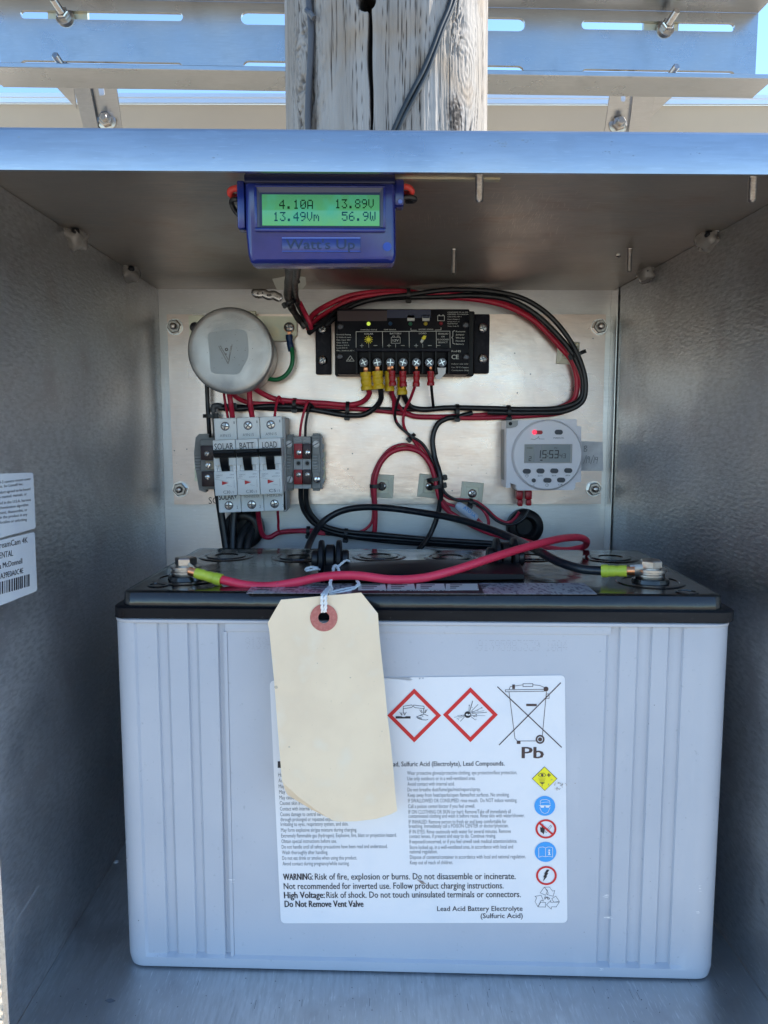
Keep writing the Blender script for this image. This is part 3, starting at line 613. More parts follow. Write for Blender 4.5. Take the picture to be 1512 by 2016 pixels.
for i, x in enumerate((790, 902, 1014)):
    y0, y1 = V(158), V(195)
    pr.line('offwhite_ink', [(U(x - 25), y0), (U(x + 25), y0), (U(x + 25), y1), (U(x - 25), y1)], .9, closed=True)
    for dx in (-18, 10): pr.rect('offwhite_ink', U(x + dx), V(150), U(x + dx + 10), y0)
    if i == 0: pr.rect('offwhite_ink', U(x - 24), y0, U(x + 24), y1)
    if i == 1: pr.rect('offwhite_ink', U(x - 24), V(176), U(x + 24), y1)
pr.text('offwhite_ink', 'CE', U(1092), V(480), U(1146), V(480), 8.5, .03)
pr.line('offwhite_ink', [(U(310), V(495)), (U(340), V(455)), (U(368), V(495))], 1, closed=True); pr.line('offwhite_ink', [(U(325), V(483)), (U(335), V(490)), (U(350), V(472))], 1)
pr.build(ct, {'offwhite_ink': 'lettering', 'yellow_ink': 'symbol', 'brown_plastic': 'faded_strip', 'meter_dark': 'dark_strip'})
for x, y, k in ((475, 217, 'led_lit'), (637, 216, 'led_blue'), (786, 217, 'led_green'), (899, 216, 'led_yellow'), (1014, 214, 'led_red')):
    c = P(U(x), V(y), .6744); b = NB(); lathe(b, c, [(.0017, 0), (.0015, -.0008), (.0006, -.0013)], seg=12); obj('indicator_light', b, M[k], ct, smooth=60)
# terminal strip: recessed tray with dividers
b = NB(); pbox(b, 700, 685, 887, 692, .668, .6743, .0005, 1); obj('terminal_cover', b, M['ctrl_flange'], ct)
b = NB()
for k in range(8): uu = 702 + k * 26; pbox(b, uu - 1.5, 692, uu + 1.5, 734, .668, .6743)
obj('divider', b, M['black'], ct)
tx = [716, 742.5, 768.5, 793.5, 819.5, 845, 870]
for k, u in enumerate(tx):
    c = P(u, 714, .6700)
    b = NB(); lathe(b, c, [(.0047, .0020), (.0047, .0004), (.0040, .0)], seg=4, rotoff=math.pi / 4 + .0); obj('terminal_clamp', b, M['bright_steel'], ct)
    b = NB(); lathe(b, c, [(.0043, .0), (.0043, -.0012), (.0032, -.0022), (.0026, -.0022), (.0022, -.0010)], seg=18); o = obj('terminal_screw', b, M['bright_steel'], ct, smooth=30)
    b = NB(); lathe(b, c, [(.0037, -.0021), (.0037, -.00235)], seg=14); obj('screw_recess', b, M['dark_steel'], o)
    b = NB(); a = .5 + k * 1.3; dx, dz = math.cos(a), math.sin(a)
    for q in range(2):
        prism(b, [(c.x + dx * .0028 - dz * .0003, c.z + dz * .0026 + dx * .0004), (c.x - dx * .0026 - dz * .0004, c.z - dz * .0026 + dx * .0004), (c.x - dx * .0026 + dz * .0004, c.z - dz * .0026 - dx * .0004), (c.x + dx * .0026 + dz * .0004, c.z + dz * .0026 - dx * .0004)], c.y - .0025 - q * .00003, c.y - .0022); dx, dz = -dz, dx
    obj('screw_cross', b, M['steel'], o)
# white jumper fork at the seventh terminal
b = NB(); pprism(b, [(861, 724), (878, 724), (877, 735), (866, 747), (858, 746), (857, 740), (863, 736)], .6655, .667); tag(obj('jumper_fork', b, M['white_ink'], None), 'white jumper fork under the rightmost controller terminal', 'jumper')
# ================================================================== circuit breakers
def breaker(i, title, amp, ucen, label):
    um = ucen; loc = P(490, 915, .70)
    t_ = thing('circuit_breaker', loc, label, 'breaker', 'circuit breakers in a row on the left', (0, R(-2.0), 0))
    u0 = um - 22.2; u1 = um + 21.8; k = .668 / .640
    # the pixel table below was read for upright parts; the empty turns the whole row
    b = NB(); pbox(b, u0 + 5, 822, u1 + 5, 1008, .668, YP - .006, .0006, 1); obj('housing', b, M['brk'], t_)
    b = NB(); pbox(b, u0, 865, u1, 916, .645, .6678, .0008, 2); obj('upper_front', b, M['brk'], t_)
    b = NB(); pbox(b, u0 + .1, 927, u1 - .1, 975, .645, .6678, .0008, 2); obj('lower_front', b, M['brk'], t_)
    b = NB(); pbox(b, u0 + .2, 900, u0 + 7, 929, .646, .6677, .0004, 1); pbox(b, u1 - 7, 900, u1 - .2, 929, .646, .6677, .0004, 1); obj('toggle_guard', b, M['brk'], t_)
    b = NB(); pbox(b, u0 + 7, 900, u1 - 7, 929, .6485, .666); obj('toggle_well', b, M['brk'], t_)
    # toggle: wide black bar with a curved neck below
    b = NB(); x0, x1 = P(u0 + 1, 890, .640).x, P(u1 - 1, 890, .640).x; z0, z1 = P(um, 899, .640).z, P(um, 884, .640).z
    loft(b, [[Vector((x, y, z)) for y, z in ((.6450, z1 - .0003), (.6385, z1 - .0002), (.6365, z1 - .0012), (.6362, z1 - .0028), (.6385, z1 - .0034), (.6395, z0), (.6450, z0 - .001))] for x in (x0, x0 + .0006, x1 - .0006, x1)])
    x0, x1 = P(um - 8, 910, .645).x, P(um + 8, 910, .645).x; za, zb = P(um, 896, .641).z, P(um, 927, .6475).z
    arc = [(.6405 + .007 * (s / 6) ** 2, za + (zb - za) * s / 6) for s in range(7)]
    loft(b, [[Vector((x, y, z)) for y, z in arc] + [Vector((x, .662, zb)), Vector((x, .662, za))] for x in (x0, x1)]); obj('toggle', b, M['black'], t_, smooth=40)
    for v, dd in ((838, 3), (994, 5)):
        c = P(um + dd, v, .668)
        b = NB(); lathe(b, c, [(.0043, .0002), (.0046, -.0002), (.0039, -.0003), (.0037, .0001)], seg=24); obj('screw_hole', b, M['brk'], t_)
        b = NB(); lathe(b, c, [(.0039, .0001), (.0039, -.0001)], seg=20); obj('screw_well', b, M['dark_steel'], t_)
        b = NB(); a = random.random() * 3; lathe(b, c, [(.0030, 0), (.0030, -.0004), (.0024, -.0006)], seg=16)
        o = obj('screw', b, M['steel'], t_)
        b = NB()
        for q in range(2):
            dx, dz = math.cos(a + q * 1.57), math.sin(a + q * 1.57); h = .0005; L = .0030
            prism(b, [(c.x + dx * L - dz * h, c.z + dz * L + dx * h), (c.x - dx * L - dz * h, c.z - dz * L + dx * h), (c.x - dx * L + dz * h, c.z - dz * L - dx * h), (c.x + dx * L + dz * h, c.z + dz * L - dx * h)], c.y - .00075 - q * .00003, c.y - .0004)
        obj('screw_slot', b, M['dark_steel'], o)
    pf = Print(front(.6449)); pb = Print(front(.6679))
    pb.text('pale_ink', 'A9N15', um - 8, 859, um + 14, 859, 5.5); pb.text('pale_ink', '1', um + 20, 834, um + 22, 834, 5); pb.text('pale_ink', '2', um + 20, 1001, um + 23, 1001, 6)
    if i == 0: pb.text('ink', 'SOLAR+', um - 14, 983, um + 21, 982, 12.5, .01)
    else: pb.text('pale_ink', 'SCHNEIDER' if i == 1 else 'MERLIN', um - 9, 980, um + 21, 980, 5)
    pf.rect('white_ink', um - 15, 871, um + 17, 884); wd = {0: 36, 1: 27, 2: 28}[i]
    pf.text('ink', title, um - wd / 2 - 1, 884, um + wd / 2, 883.5, 12, .0, .0001)
    pf.text('grey_ink', amp, um - 5, 971, um + 9, 971, 6, .0); pf.text('pale_ink', '/1', um + 11, 971, um + 16, 971, 5)
    pf.poly('red_ink', [(um - 7, 946), (um - 7, 954), (um + 6, 950)]); pf.line('pale_ink', [(um - 22, 941), (um + 6, 948)], .4)
    pf.text('pale_ink', 'C60H-DC', um - 18, 936, um - 5, 936, 2.6); pf.text('pale_ink', '500V', um - 18, 940, um - 11, 940, 2.4); pf.text('pale_ink', '20kA', um + 9, 935, um + 17, 935, 2.4); pf.text('pale_ink', '60947-2', um + 2, 941, um + 17, 941, 2.4)
    pf.line('pale_ink', [(um + 17, 945), (um + 17, 960)], .5); pf.line('pale_ink', [(um + 3, 955), (um + 12, 957)], .4)
    pf.build(t_, {'ink': 'lettering', 'grey_ink': 'lettering', 'pale_ink': 'fine_print', 'white_ink': 'label_strip', 'red_ink': 'arrow'}); pb.build(t_, {'ink': 'lettering', 'pale_ink': 'fine_print'})
breaker(0, 'SOLAR', 'C30', 443, 'leftmost circuit breaker, lettered SOLAR, beside the dark terminal blocks')
breaker(1, 'BATT', 'C30', 488, 'middle circuit breaker lettered BATT between the SOLAR and LOAD breakers')
breaker(2, 'LOAD', 'C5', 533, 'rightmost circuit breaker, lettered LOAD, next to the red terminal block')
b = NB(); pbox(b, 556, 822, 563, 1008, .668, YP - .006, .0006, 1); tag(obj('end_spacer', b, M['tblk_light'], None), 'pale grey spacer strip on the right side of the LOAD breaker', 'spacer')
# rail behind everything
b = NB(); pbox(b, 383, 897, 640, 940, .6965, .6985); pbox(b, 383, 890, 640, 897, .692, .6935); pbox(b, 383, 940, 640, 947, .692, .6935); pbox(b, 383, 896, 640, 897.5, .6935, .698); pbox(b, 383, 939.5, 640, 941, .6935, .698)
tag(obj('mounting_rail', b, M['zinc'], None), 'zinc rail on which breakers and terminal blocks are clipped', 'rail')
# ================================================================== terminal blocks, right of the breakers
gX = lambda x: 360 + x / 4.725
gY = lambda y: 760 + y / 4.725
def gbox(b, x0, y0, x1, y1, Yf, Yb, bev=.0003, seg=1): pbox(b, gX(x0), gY(y0), gX(x1), gY(y1), Yf, Yb, bev, seg)
def clamp(x0, x1, y0, label, mirror=False):
    t_ = thing('end_clamp', P(gX((x0 + x1) / 2), gY(700), .699), label, 'terminal clamp', 'grey end clamps on the rail')
    b = NB(); gbox(b, x0, y0, x1, 955, .676, .692); gbox(b, x0 + 8, y0 - 20, x1 - 8, y0 + 4, .680, .690); gbox(b, x0 + 8, 950, x1 - 8, 975, .680, .690); obj('housing', b, M['tblk'], t_)
    b = NB(); gbox(b, x0 + 6, y0 + 25, x1 - 10, 640, .6745, .6758); gbox(b, x0 + 8, 800, x1 - 10, 905, .6745, .6758); obj('panel', b, M['tblk'], t_)
    b = NB()
    for k in range(5): gbox(b, x0 + 4, 650 + k * 28, x0 + 55, 662 + k * 28, .6742, .6758)
    obj('cooling_rib', b, M['tblk_light'], t_)
    slotted(P(gX((x0 + x1) / 2 - 2), gY(540), .6744), .0030, t_, 'white_ink', .5); slotted(P(gX((x0 + x1) / 2 + 6), gY(868), .6744), .0030, t_, 'bright_steel' if mirror else 'white_ink', 1.2)
    return t_
clamp(950, 1030, 470, 'grey end clamp between the LOAD breaker and the red terminal block')
clamp(1200, 1282, 460, 'grey end clamp right of the dark maroon terminal block', True)
b = NB(); gbox(b, 1282, 470, 1296, 960, .680, .692)
for k in range(5): gbox(b, 1290, 540 + k * 80, 1312, 590 + k * 80, .682, .688, .0008, 2)
tag(obj('clear_cover', b, M['tblk_light'], None), 'pale knobbly edge cover at the right end of the rail', 'cover')
def tblock(x0, x1, m, label, ym=0):
    t_ = thing('terminal_block', P(gX((x0 + x1) / 2), gY(700), .699), label, 'terminal block', 'terminal blocks on the rail')
    b = NB(); gbox(b, x0, 470, x1, 955, .674, .692)
    for k in range(3): gbox(b, x0 + 5, 475 + k * 20, x1 - 5, 485 + k * 20, .6725, .6742)
    obj('housing', b, M['tblk_light'], t_)
    b = NB(); gbox(b, x0 + 2, 535, x1 - 2, 678, .6700, .6738, .0005, 2); obj('cap', b, M[m], t_)
    b = NB(); gbox(b, x0 + 2, 778, x1 - 2, 915, .6700, .6738, .0005, 2); obj('cap', b, M[m], t_)
    c = P(gX((x0 + x1) / 2 + 5), gY(718), .6738); b = NB(); lathe(b, c, [(.0022, .001), (.0024, -.0008), (.0016, -.0009), (.0015, .0004)], seg=16); obj('test_socket', b, M['tblk'], t_)
    b = NB(); lathe(b, c, [(.0016, .0), (.0016, -.0003)], seg=14); obj('socket_hole', b, M['black'], t_)
    slotted(P(gX((x0 + x1) / 2 + 8), gY(618), .6699), .0022, t_, 'bright_steel', 1.0); slotted(P(gX((x0 + x1) / 2 + 6), gY(825), .6699), .0022, t_, 'bolt_steel', 2.2)
tblock(1030, 1112, 'red_plastic', 'bright red capped terminal block right of the breakers')
tblock(1113, 1192, 'brown_plastic', 'dark maroon capped terminal block right of the red one')
# left: dark terminal blocks partly behind the SOLAR breaker
t_ = thing('end_clamp', P(gX(140), gY(700), .699), 'grey angular end clamp at the far left of the rail', 'terminal clamp', 'grey end clamps on the rail')
b = NB(); pprism(b, [(gX(x), gY(y)) for x, y in [(150, 445), (240, 445), (240, 480), (290, 480), (290, 960), (215, 962), (210, 990), (150, 970), (108, 700), (104, 620), (118, 480)]], .682, .694); obj('housing', b, M['tblk'], t_)
b = NB()
for k in range(5): gbox(b, 112, 655 + k * 28, 160, 668 + k * 28, .680, .6822)
obj('cooling_rib', b, M['tblk_light'], t_)
t_ = thing('terminal_block', P(gX(230), gY(700), .699), 'dark terminal block with tan centre tucked against the SOLAR breaker', 'terminal block', 'terminal blocks on the rail')
b = NB(); gbox(b, 165, 500, 292, 950, .6745, .6818); obj('housing', b, M['tblk'], t_)
b = NB(); gbox(b, 165, 555, 292, 688, .6715, .6743, .0005, 2); obj('cap', b, M['brown_plastic'], t_)
b = NB(); gbox(b, 175, 795, 292, 935, .6715, .6743, .0005, 2); obj('cap', b, M['brown_plastic'], t_)
b = NB(); gbox(b, 212, 700, 292, 775, .6720, .6744, .0003, 1); obj('busbar', b, M['tan_plastic'], t_)
slotted(P(gX(225), gY(630), .6714), .0023, t_, 'bolt_steel', 1); slotted(P(gX(237), gY(738), .6719), .0028, t_, 'bright_steel', 1.1); slotted(P(gX(232), gY(848), .6714), .0023, t_, 'bright_steel', .2)
# ================================================================== digital timer
tm = thing('digital_timer', P(1072, 895, YP), 'round faced white digital timer with a small grey display', 'timer')
tX = lambda x: 940 + x / 5.04
tY = lambda y: 780 + y / 5.04
b = NB(); pprism(b, [(tX(x), tY(y)) for x, y in [(285, 240), (985, 228), (988, 295), (1032, 300), (1032, 455), (1036, 460), (1030, 850), (975, 858), (972, 905), (955, 932), (395, 937), (380, 880), (330, 866), (330, 910), (285, 910)]], .678, YP - .0004); bmesh.ops.bevel(b, geom=[e for e in b.edges if abs(e.verts[0].co.y - .678) < 1e-5 and abs(e.verts[1].co.y - .678) < 1e-5], offset=.0006, segments=2, affect='EDGES')
obj('housing', b, M['timer'], tm)
b = NB(); gpx = [(tX(262), tY(330)), (tX(284), tY(330)), (tX(284), tY(830)), (tX(262), tY(830))]; pprism(b, gpx, .688, YP - .0004); obj('side_flange', b, M['timer_shade'], tm)
b = NB(); pprism(b, [(tX(x), tY(y)) for x, y in [(288, 242), (402, 240), (400, 285), (380, 305), (330, 316), (288, 318)]], .6768, .6779); obj('mounting_ear', b, M['timer_shade'], tm)
c = P(tX(327), tY(273), .6767); b = NB(); lathe(b, c, [(.0016, .0003), (.0016, -.0002)], seg=14); obj('screw_hole', b, M['black'], tm)
c = P(tX(695), tY(585), .674); r = 349 / 5.04 * .672 / F * 1.01
b = NB(); lathe(b, c, [(r * 1.0, .004), (r, .001), (r * .985, .0001), (r * .95, -.0009), (r * .3, -.0010)], seg=72); obj('face', b, M['timer'], tm, smooth=30)
FY = .6729
pr = Print(front(FY))
b = NB(); pbox(b, tX(466), tY(475), tX(940), tY(664), FY - .0006, FY + .0004, .0003, 1); obj('display_bezel', b, M['timer_shade'], tm)
b = NB(); pbox(b, tX(474), tY(483), tX(921), tY(655), FY - .0008, FY + .0004, 0); obj('display', b, M['lcd'], tm)
pl = Print(front(FY - .0008)); 
def seg7(pr, ink, ch, x, y, w_, h_, th, sl=.08):
    S = {'0': 'abcdef', '1': 'bc', '2': 'abged', '3': 'abgcd', '4': 'fgbc', '5': 'afgcd', '9': 'abfgcd', '7': 'abc'}[ch]
    pt = lambda a, c_: (x + a * w_ + (1 - c_) * h_ * sl, y + c_ * h_)
    L_ = {'a': ((0, 0), (1, 0)), 'b': ((1, 0), (1, .5)), 'c': ((1, .5), (1, 1)), 'd': ((0, 1), (1, 1)), 'e': ((0, .5), (0, 1)), 'f': ((0, 0), (0, .5)), 'g': ((0, .5), (1, .5))}
    for s_ in S: pr.line(ink, [pt(*L_[s_][0]), pt(*L_[s_][1])], th)
for ch, x in (('1', 588), ('5', 645), ('5', 712), ('3', 765)): seg7(pl, 'ink', ch, tX(x), tY(540), 33 / 5.04, 72 / 5.04, 1.7)
for ch, x in (('4', 815), ('3', 850)): seg7(pl, 'ink', ch, tX(x), tY(572), 22 / 5.04, 40 / 5.04, .9)
seg7(pl, 'ink', '2', tX(510), tY(600), 20 / 5.04, 40 / 5.04, 1.1)
pl.rect('ink', tX(695), tY(560), tX(703), tY(570)); pl.rect('ink', tX(693), tY(590), tX(701), tY(600)); pl.text('ink', 'WEEK', tX(486), tY(520), tX(548), tY(520), 2.4, .02); pl.text('ink', 'Fr', tX(765), tY(520), tX(797), tY(520), 2.4, .02); pl.rect('ink', tX(622), tY(630), tX(645), tY(640))
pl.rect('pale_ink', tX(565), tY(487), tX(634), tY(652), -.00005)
pl.build(tm, {'ink': 'digits', 'pale_ink': 'display_reflection_strip'})
def pill(b, x, y, w_, h_, d=.0012): 
    u, v = tX(x), tY(y); hw, hh = w_ / 10.08, h_ / 10.08; pts = []
    for k in range(20):
        a = 2 * math.pi * k / 20; s_ = 1 if math.cos(a) > 0 else -1; pts.append((u + s_ * max(0, hw - hh) + hh * math.cos(a), v + hh * math.sin(a)))
    pprism(b, pts, FY - d, FY + .0004)
for x, y in ((808, 357), (491, 745), (627, 742), (764, 741), (902, 738), (696, 835), (832, 832)):
    b = NB(); pill(b, x, y, 78, 48); obj('button', b, M['button'], tm)
b = NB(); pill(b, 560, 836, 40, 40); obj('reset_button', b, M['button'], tm)
b = NB(); pill(b, 596, 359, 102, 40, .0003); obj('light_window', b, M['red_crimp'], tm)
b = NB(); lathe(b, P(tX(567), tY(357), FY - .0003), [(.0021, .0002), (.0019, -.0004), (.0008, -.0009)], seg=14); obj('indicator_light', b, M['led'], tm, smooth=60)
pr.line('grey_ink', [(tX(x), tY(y)) for x, y in [(530, 425), (565, 430), (595, 415), (607, 400), (612, 424), (664, 425)]], .7)
pr.text('grey_ink', 'MANUAL', tX(755), tY(422), tX(860), tY(420), 2.8, .01)
for s_, x0, x1, y in (('D+', 600, 648, 798), ('H+', 740, 782, 796), ('M+', 877, 922, 794), ('C', 550, 566, 892), ('C/R', 800, 846, 886)): pr.text('grey_ink', s_, tX(x0), tY(y), tX(x1), tY(y), 3, .01)
for x, y in ((490, 789), (690, 882)): pr.ring('grey_ink', tX(x), tY(y), 2.6, 3.2, n=16); pr.line('grey_ink', [(tX(x), tY(y - 9)), (tX(x), tY(y)), (tX(x + 8), tY(y))], .6)
pr.build(tm, {'grey_ink': 'lettering'})
# tape with handwriting
tp = sticker('tape_label', front(YP - .0002), [(1125, 868), (1186, 870), (1188, 927), (1125, 927)], 0, M['tape'], th=.0002); tag(tp, 'pale masking tape with a handwritten date behind the timer', 'tape')
pr = Print(front(YP - .0004)); HX = lambda x: 940 + x / 5.04
for pts in ([(1062, 500), (1058, 548)], [(1058, 500), (1078, 492), (1086, 505), (1066, 520)], [(1066, 520), (1088, 530), (1080, 546), (1058, 548)], [(1080, 588), (1052, 668)], [(1086, 600), (1078, 664)], [(1112, 602), (1098, 600), (1094, 620), (1108, 625), (1112, 604), (1106, 662)], [(1152, 586), (1122, 672)], [(1164, 600), (1152, 660)], [(1192, 605), (1174, 606), (1170, 628), (1188, 630), (1193, 608), (1184, 668)]):
    pr.line('grey_ink', [(tX(x), tY(y)) for x, y in pts], .9)
pr.build(tp, {'grey_ink': 'handwriting'})
# ================================================================== cables on the plate
def wire(pts, r, m, Y, label, group=None, name='wire', crimps=(), n=8, cat='wire', seg=10):
    q = [P(p[0], p[1], p[2] if len(p) > 2 else Y) for p in pts]; Ym = sum(a.y for a in q) / len(q)
    b = NB(); tube(b, q, r * Ym / F, seg=seg, n=n)
    if not crimps: return tag(obj(name, b, M[m], None, smooth=60, origin=q[0]), label, cat, group)
    t_ = thing(name, q[0], label, cat, group); obj('insulation', b, M[m], t_, smooth=60)
    for (cm, pp, cr, cY) in crimps:
        b = NB(); ptube(b, pp, cr, cY, rfun=lambda s: (1.0 if s < .25 else .9 if s < .42 else 1.0 if s < .62 else .9 if s < .8 else 1.08), n=10); obj('crimp_sleeve', b, M[cm], t_, smooth=60)
        u0, v0 = pp[0][0], pp[0][1]; b = NB(); ptube(b, [(u0, v0 - 9, .668), (u0, v0 - 4, .668), (u0, v0 + 2, (cY + .668) / 2)], cr * .42, .668, flat=.35); obj('fork_tongue', b, M['copper'], t_, smooth=60)
    return t_
GW = 'wires running over the plate'
# --- upper arc from the meter leads round to the right and back along the middle band
wire([(604, 640, .672), (618, 618, .684), (650, 598, .694), (690, 582, .698), (740, 575, .698), (800, 574, .699), (870, 584, .698), (940, 590, .697), (1000, 604, .696), (1052, 632, .695), (1098, 678, .695), (1126, 712, .695), (1136, 750, .695), (1130, 786, .696), (1100, 803, .697), (1040, 812, .698), (940, 818, .698), (850, 821, .698), (810, 818, .698), (790, 806, .698), (778, 790, .694), (770, 772, .686), (768, 765, .678)], 5.2, 'red_wire', .697,
     'thick red upper-arc wire ending in a yellow sleeve at the third terminal', GW, crimps=[('yellow', [(766, 731), (766, 750), (767, 770)], 9, .6735)])
wire([(606, 648, .669), (622, 630, .680), (652, 610, .690), (690, 591, .694), (740, 580, .695), (800, 578, .695), (880, 578, .6955), (960, 586, .6945), (1016, 600, .693), (1068, 632, .692), (1110, 680, .692), (1136, 728, .6915), (1146, 765, .6915), (1141, 792, .692), (1110, 811, .693), (1040, 819, .694), (940, 823, .695), (870, 822, .696)], 4.4, 'red_wire', .695,
     'thinner red wire hugging the inside of the upper arc', GW)
wire([(608, 655, .664), (636, 634, .676), (668, 610, .688), (720, 592, .694), (780, 586, .696), (860, 584, .696), (940, 582, .693), (1000, 590, .6905), (1050, 616, .689), (1096, 658, .688), (1130, 702, .688), (1148, 750, .688), (1142, 786, .688), (1108, 802, .689), (1040, 806, .690), (960, 804, .691), (880, 803, .692), (830, 806, .693), (808, 800, .692), (796, 780, .686), (794, 768, .679)], 5.4, 'black_wire', .691,
     'thick black upper-arc wire ending in a yellow sleeve at the fourth terminal', GW, crimps=[('yellow', [(790, 742), (791, 758), (792, 777)], 9.5, .6755)])
wire([(640, 642, .676), (690, 604, .690), (750, 586, .694), (800, 581, .692), (880, 571, .6895), (970, 574, .688), (1030, 588, .687), (1078, 618, .686), (1118, 664, .685), (1143, 712, .685), (1153, 756, .685), (1147, 790, .686), (1115, 809, .688), (1050, 813, .690), (960, 812, .692)], 4.8, 'black_wire', .688,
     'black wire along the outermost edge of the upper arc', GW)
# --- middle band, left part
wire([(457, 772, .675), (468, 784, .686), (490, 793, .692), (530, 795, .695), (580, 797, .696), (640, 800, .697), (700, 805, .697), (760, 810, .698), (800, 815, .698)], 4.6, 'red_wire', .696, 'red wire from under the can running right behind the other band wires', GW)
wire([(498, 762, .675), (512, 772, .684), (540, 785, .690), (580, 790, .6915), (640, 794, .692), (690, 797, .691), (715, 790, .687), (727, 775, .680), (725, 765, .675)], 5.2, 'red_wire', .69, 'red wire from the can curving up into the first yellow sleeve', GW,
     crimps=[('yellow', [(720, 733), (721, 750), (723, 768)], 11, .6665)])
wire([(430, 803, .690), (470, 805, .692), (520, 800, .693), (580, 801, .693), (630, 809, .692), (680, 817, .690), (716, 816, .688), (738, 803, .685), (750, 785, .679), (749, 765, .673)], 5.4, 'black_wire', .69, 'black wire of the middle band curving up into the second yellow sleeve', GW,
     crimps=[('yellow', [(743, 731), (744, 748), (746, 766)], 11, .6665)])
wire([(428, 801, .6935), (460, 800, .696), (540, 805, .697), (620, 807, .698), (700, 805, .698), (780, 806, .698), (850, 806, .698)], 4.6, 'black_wire', .697, 'black wire lying deepest in the middle band behind the ties', GW)
wire([(420, 812, .689), (421, 801, .689), (432, 799, .690), (436, 803, .691)], 6, 'grey_cable', .69, 'short dark grey elbow sleeve left of the middle band', GW, name='cable_sleeve', cat='sleeve')
wire([(420, 806, .690), (421, 826, .690), (424, 868, .686)], 3, 'grey_cable', .69, 'thin grey wire dropping from the elbow sleeve to the leftmost terminal block', GW)
wire([(407, 752, .692), (409, 800, .692), (412, 850, .688), (413, 866, .684)], 4.2, 'black_wire', .69, 'black wire dropping from the can to the leftmost terminal block', GW)
# --- can to breakers
wire([(440, 768, .678), (443, 790, .682), (449, 824, .676)], 2.6, 'red_wire', .68, 'thin red wire from the can into the SOLAR breaker', GW)
wire([(450, 768, .676), (454, 792, .679), (458, 824, .674)], 5.2, 'red_wire', .68, 'thick red wire from the can into the SOLAR breaker', GW)
wire([(491, 762, .676), (492, 790, .679), (497, 824, .674)], 5.4, 'red_wire', .68, 'thick red wire from the can into the BATT breaker', GW)
wire([(560, 800, .694), (549, 781, .686), (545, 792, .682), (540, 824, .674)], 2.6, 'red_wire', .68, 'thin red wire looping down into the LOAD breaker', GW)
wire([(612, 800, .694), (606, 792, .686), (600, 806, .683), (593, 835, .680), (590, 862, .676)], 2.6, 'red_wire', .68, 'thin red wire dropping into the bright red terminal block', GW)
wire([(620, 806, .694), (610, 796, .686), (606, 812, .683), (602, 835, .680), (601, 862, .676)], 2.6, 'black_wire', .68, 'thin black wire dropping into the dark maroon terminal block', GW)
# --- thin wires from the small red sleeves
J = (807, 857)
wire([(772, 758, .672), (774, 780, .680), (776, 815, .690), (784, 836, .694), J + (.696,), (828, 876, .697), (848, 905, .697), (860, 935, .697), (866, 965, .697), (884, 981, .696), (912, 984, .693), (934, 986, .693), (956, 1000, .692), (978, 1020, .692), (1000, 1029, .690), (1014, 1020, .688), (1022, 1008, .686)], 2.9, 'red_wire', .692, 'thin red wire from the third terminal down to the timer', GW,
     crimps=[('red_crimp', [(772, 730), (772, 742), (773, 760)], 6.6, .663)])
wire([(791, 760, .672), (786, 780, .680), (778, 810, .688), (780, 830, .693), J + (.694,), (832, 874, .695), (852, 908, .695), (866, 945, .694), (876, 970, .693), (900, 985, .692), (930, 988, .690), (955, 1004, .690), (980, 1026, .690), (1006, 1033, .688), (1030, 1022, .686), (1042, 1004, .686)], 2.9, 'black_wire', .69, 'thin black wire from the fourth terminal down to the timer', GW,
     crimps=[('red_crimp', [(793, 731), (793, 743), (794, 761)], 7.0, .6625)])
wire([(817, 760, .672), (808, 785, .680), (797, 808, .689), (794, 832, .692), (800, 850, .695), (812, 864, .696), (826, 884, .698), (846, 914, .699), (858, 950, .699), (866, 976, .698), (878, 990, .697), (897, 997, .695)], 2.9, 'red_wire', .69, 'thin red wire from the fifth terminal down to the white fuse sleeve', GW,
     crimps=[('red_crimp', [(820, 731), (820, 743), (819, 761)], 6.6, .663)])
wire([(849, 758, .672), (851, 780, .682), (853, 800, .690), (853, 808, .694)], 2.9, 'black_wire', .69, 'short thin black wire from the sixth terminal into the band', GW,
     crimps=[('red_crimp', [(848, 731), (848, 743), (848, 759)], 6.8, .663)])
# --- the lower loops
wire([(733, 1062, .698), (737, 1047, .697), (739, 1013, .696), (737, 970, .695), (739, 941, .694), (750, 911, .694), (771, 890, .694), (799, 883, .694), (826, 890, .693), (845, 911, .692), (856, 941, .692), (864, 977, .692), (878, 1002, .693), (902, 1019, .694), (930, 1035, .695), (965, 1050, .696), (1002, 1060, .696)], 5.0, 'red_wire', .695, 'thick red wire arching in a loop over the left tie mount', GW)
wire([(700, 1048, .699), (714, 1045, .699), (731, 1030, .699), (735, 1002, .699), (732, 949, .697), (741, 918, .697), (765, 886, .697), (790, 875, .697), (815, 879, .696), (837, 898, .696), (850, 924, .695), (858, 955, .695), (868, 980, .696), (886, 1004, .697)], 2.8, 'red_wire', .698, 'thin red wire outside the thick red loop', GW)
wire([(930, 813, .697), (900, 821, .696), (880, 824, .695), (862, 835, .695), (852, 862, .695), (856, 900, .694), (865, 930, .690), (868, 955, .689), (867, 985, .692), (862, 1012, .694), (850, 1045, .694), (838, 1066, .690), (824, 1082, .684)], 5.2, 'black_wire', .694, 'thick black wire dropping from the middle band to behind the battery', GW)
wire([(592, 958, .684), (593, 985, .690), (600, 1008, .694), (618, 1030, .696), (650, 1046, .697), (700, 1056, .697), (780, 1062, .697), (860, 1068, .697), (980, 1076, .697)], 5.0, 'black_wire', .695, 'black wire leaving the red terminal block and sweeping right along the bottom', GW)
wire([(603, 958, .684), (603, 985, .689), (610, 1008, .692), (632, 1032, .694), (670, 1045, .695), (740, 1052, .695), (840, 1061, .695), (980, 1070, .695)], 5.0, 'black_wire', .693, 'black wire leaving the maroon terminal block and sweeping right along the bottom', GW)
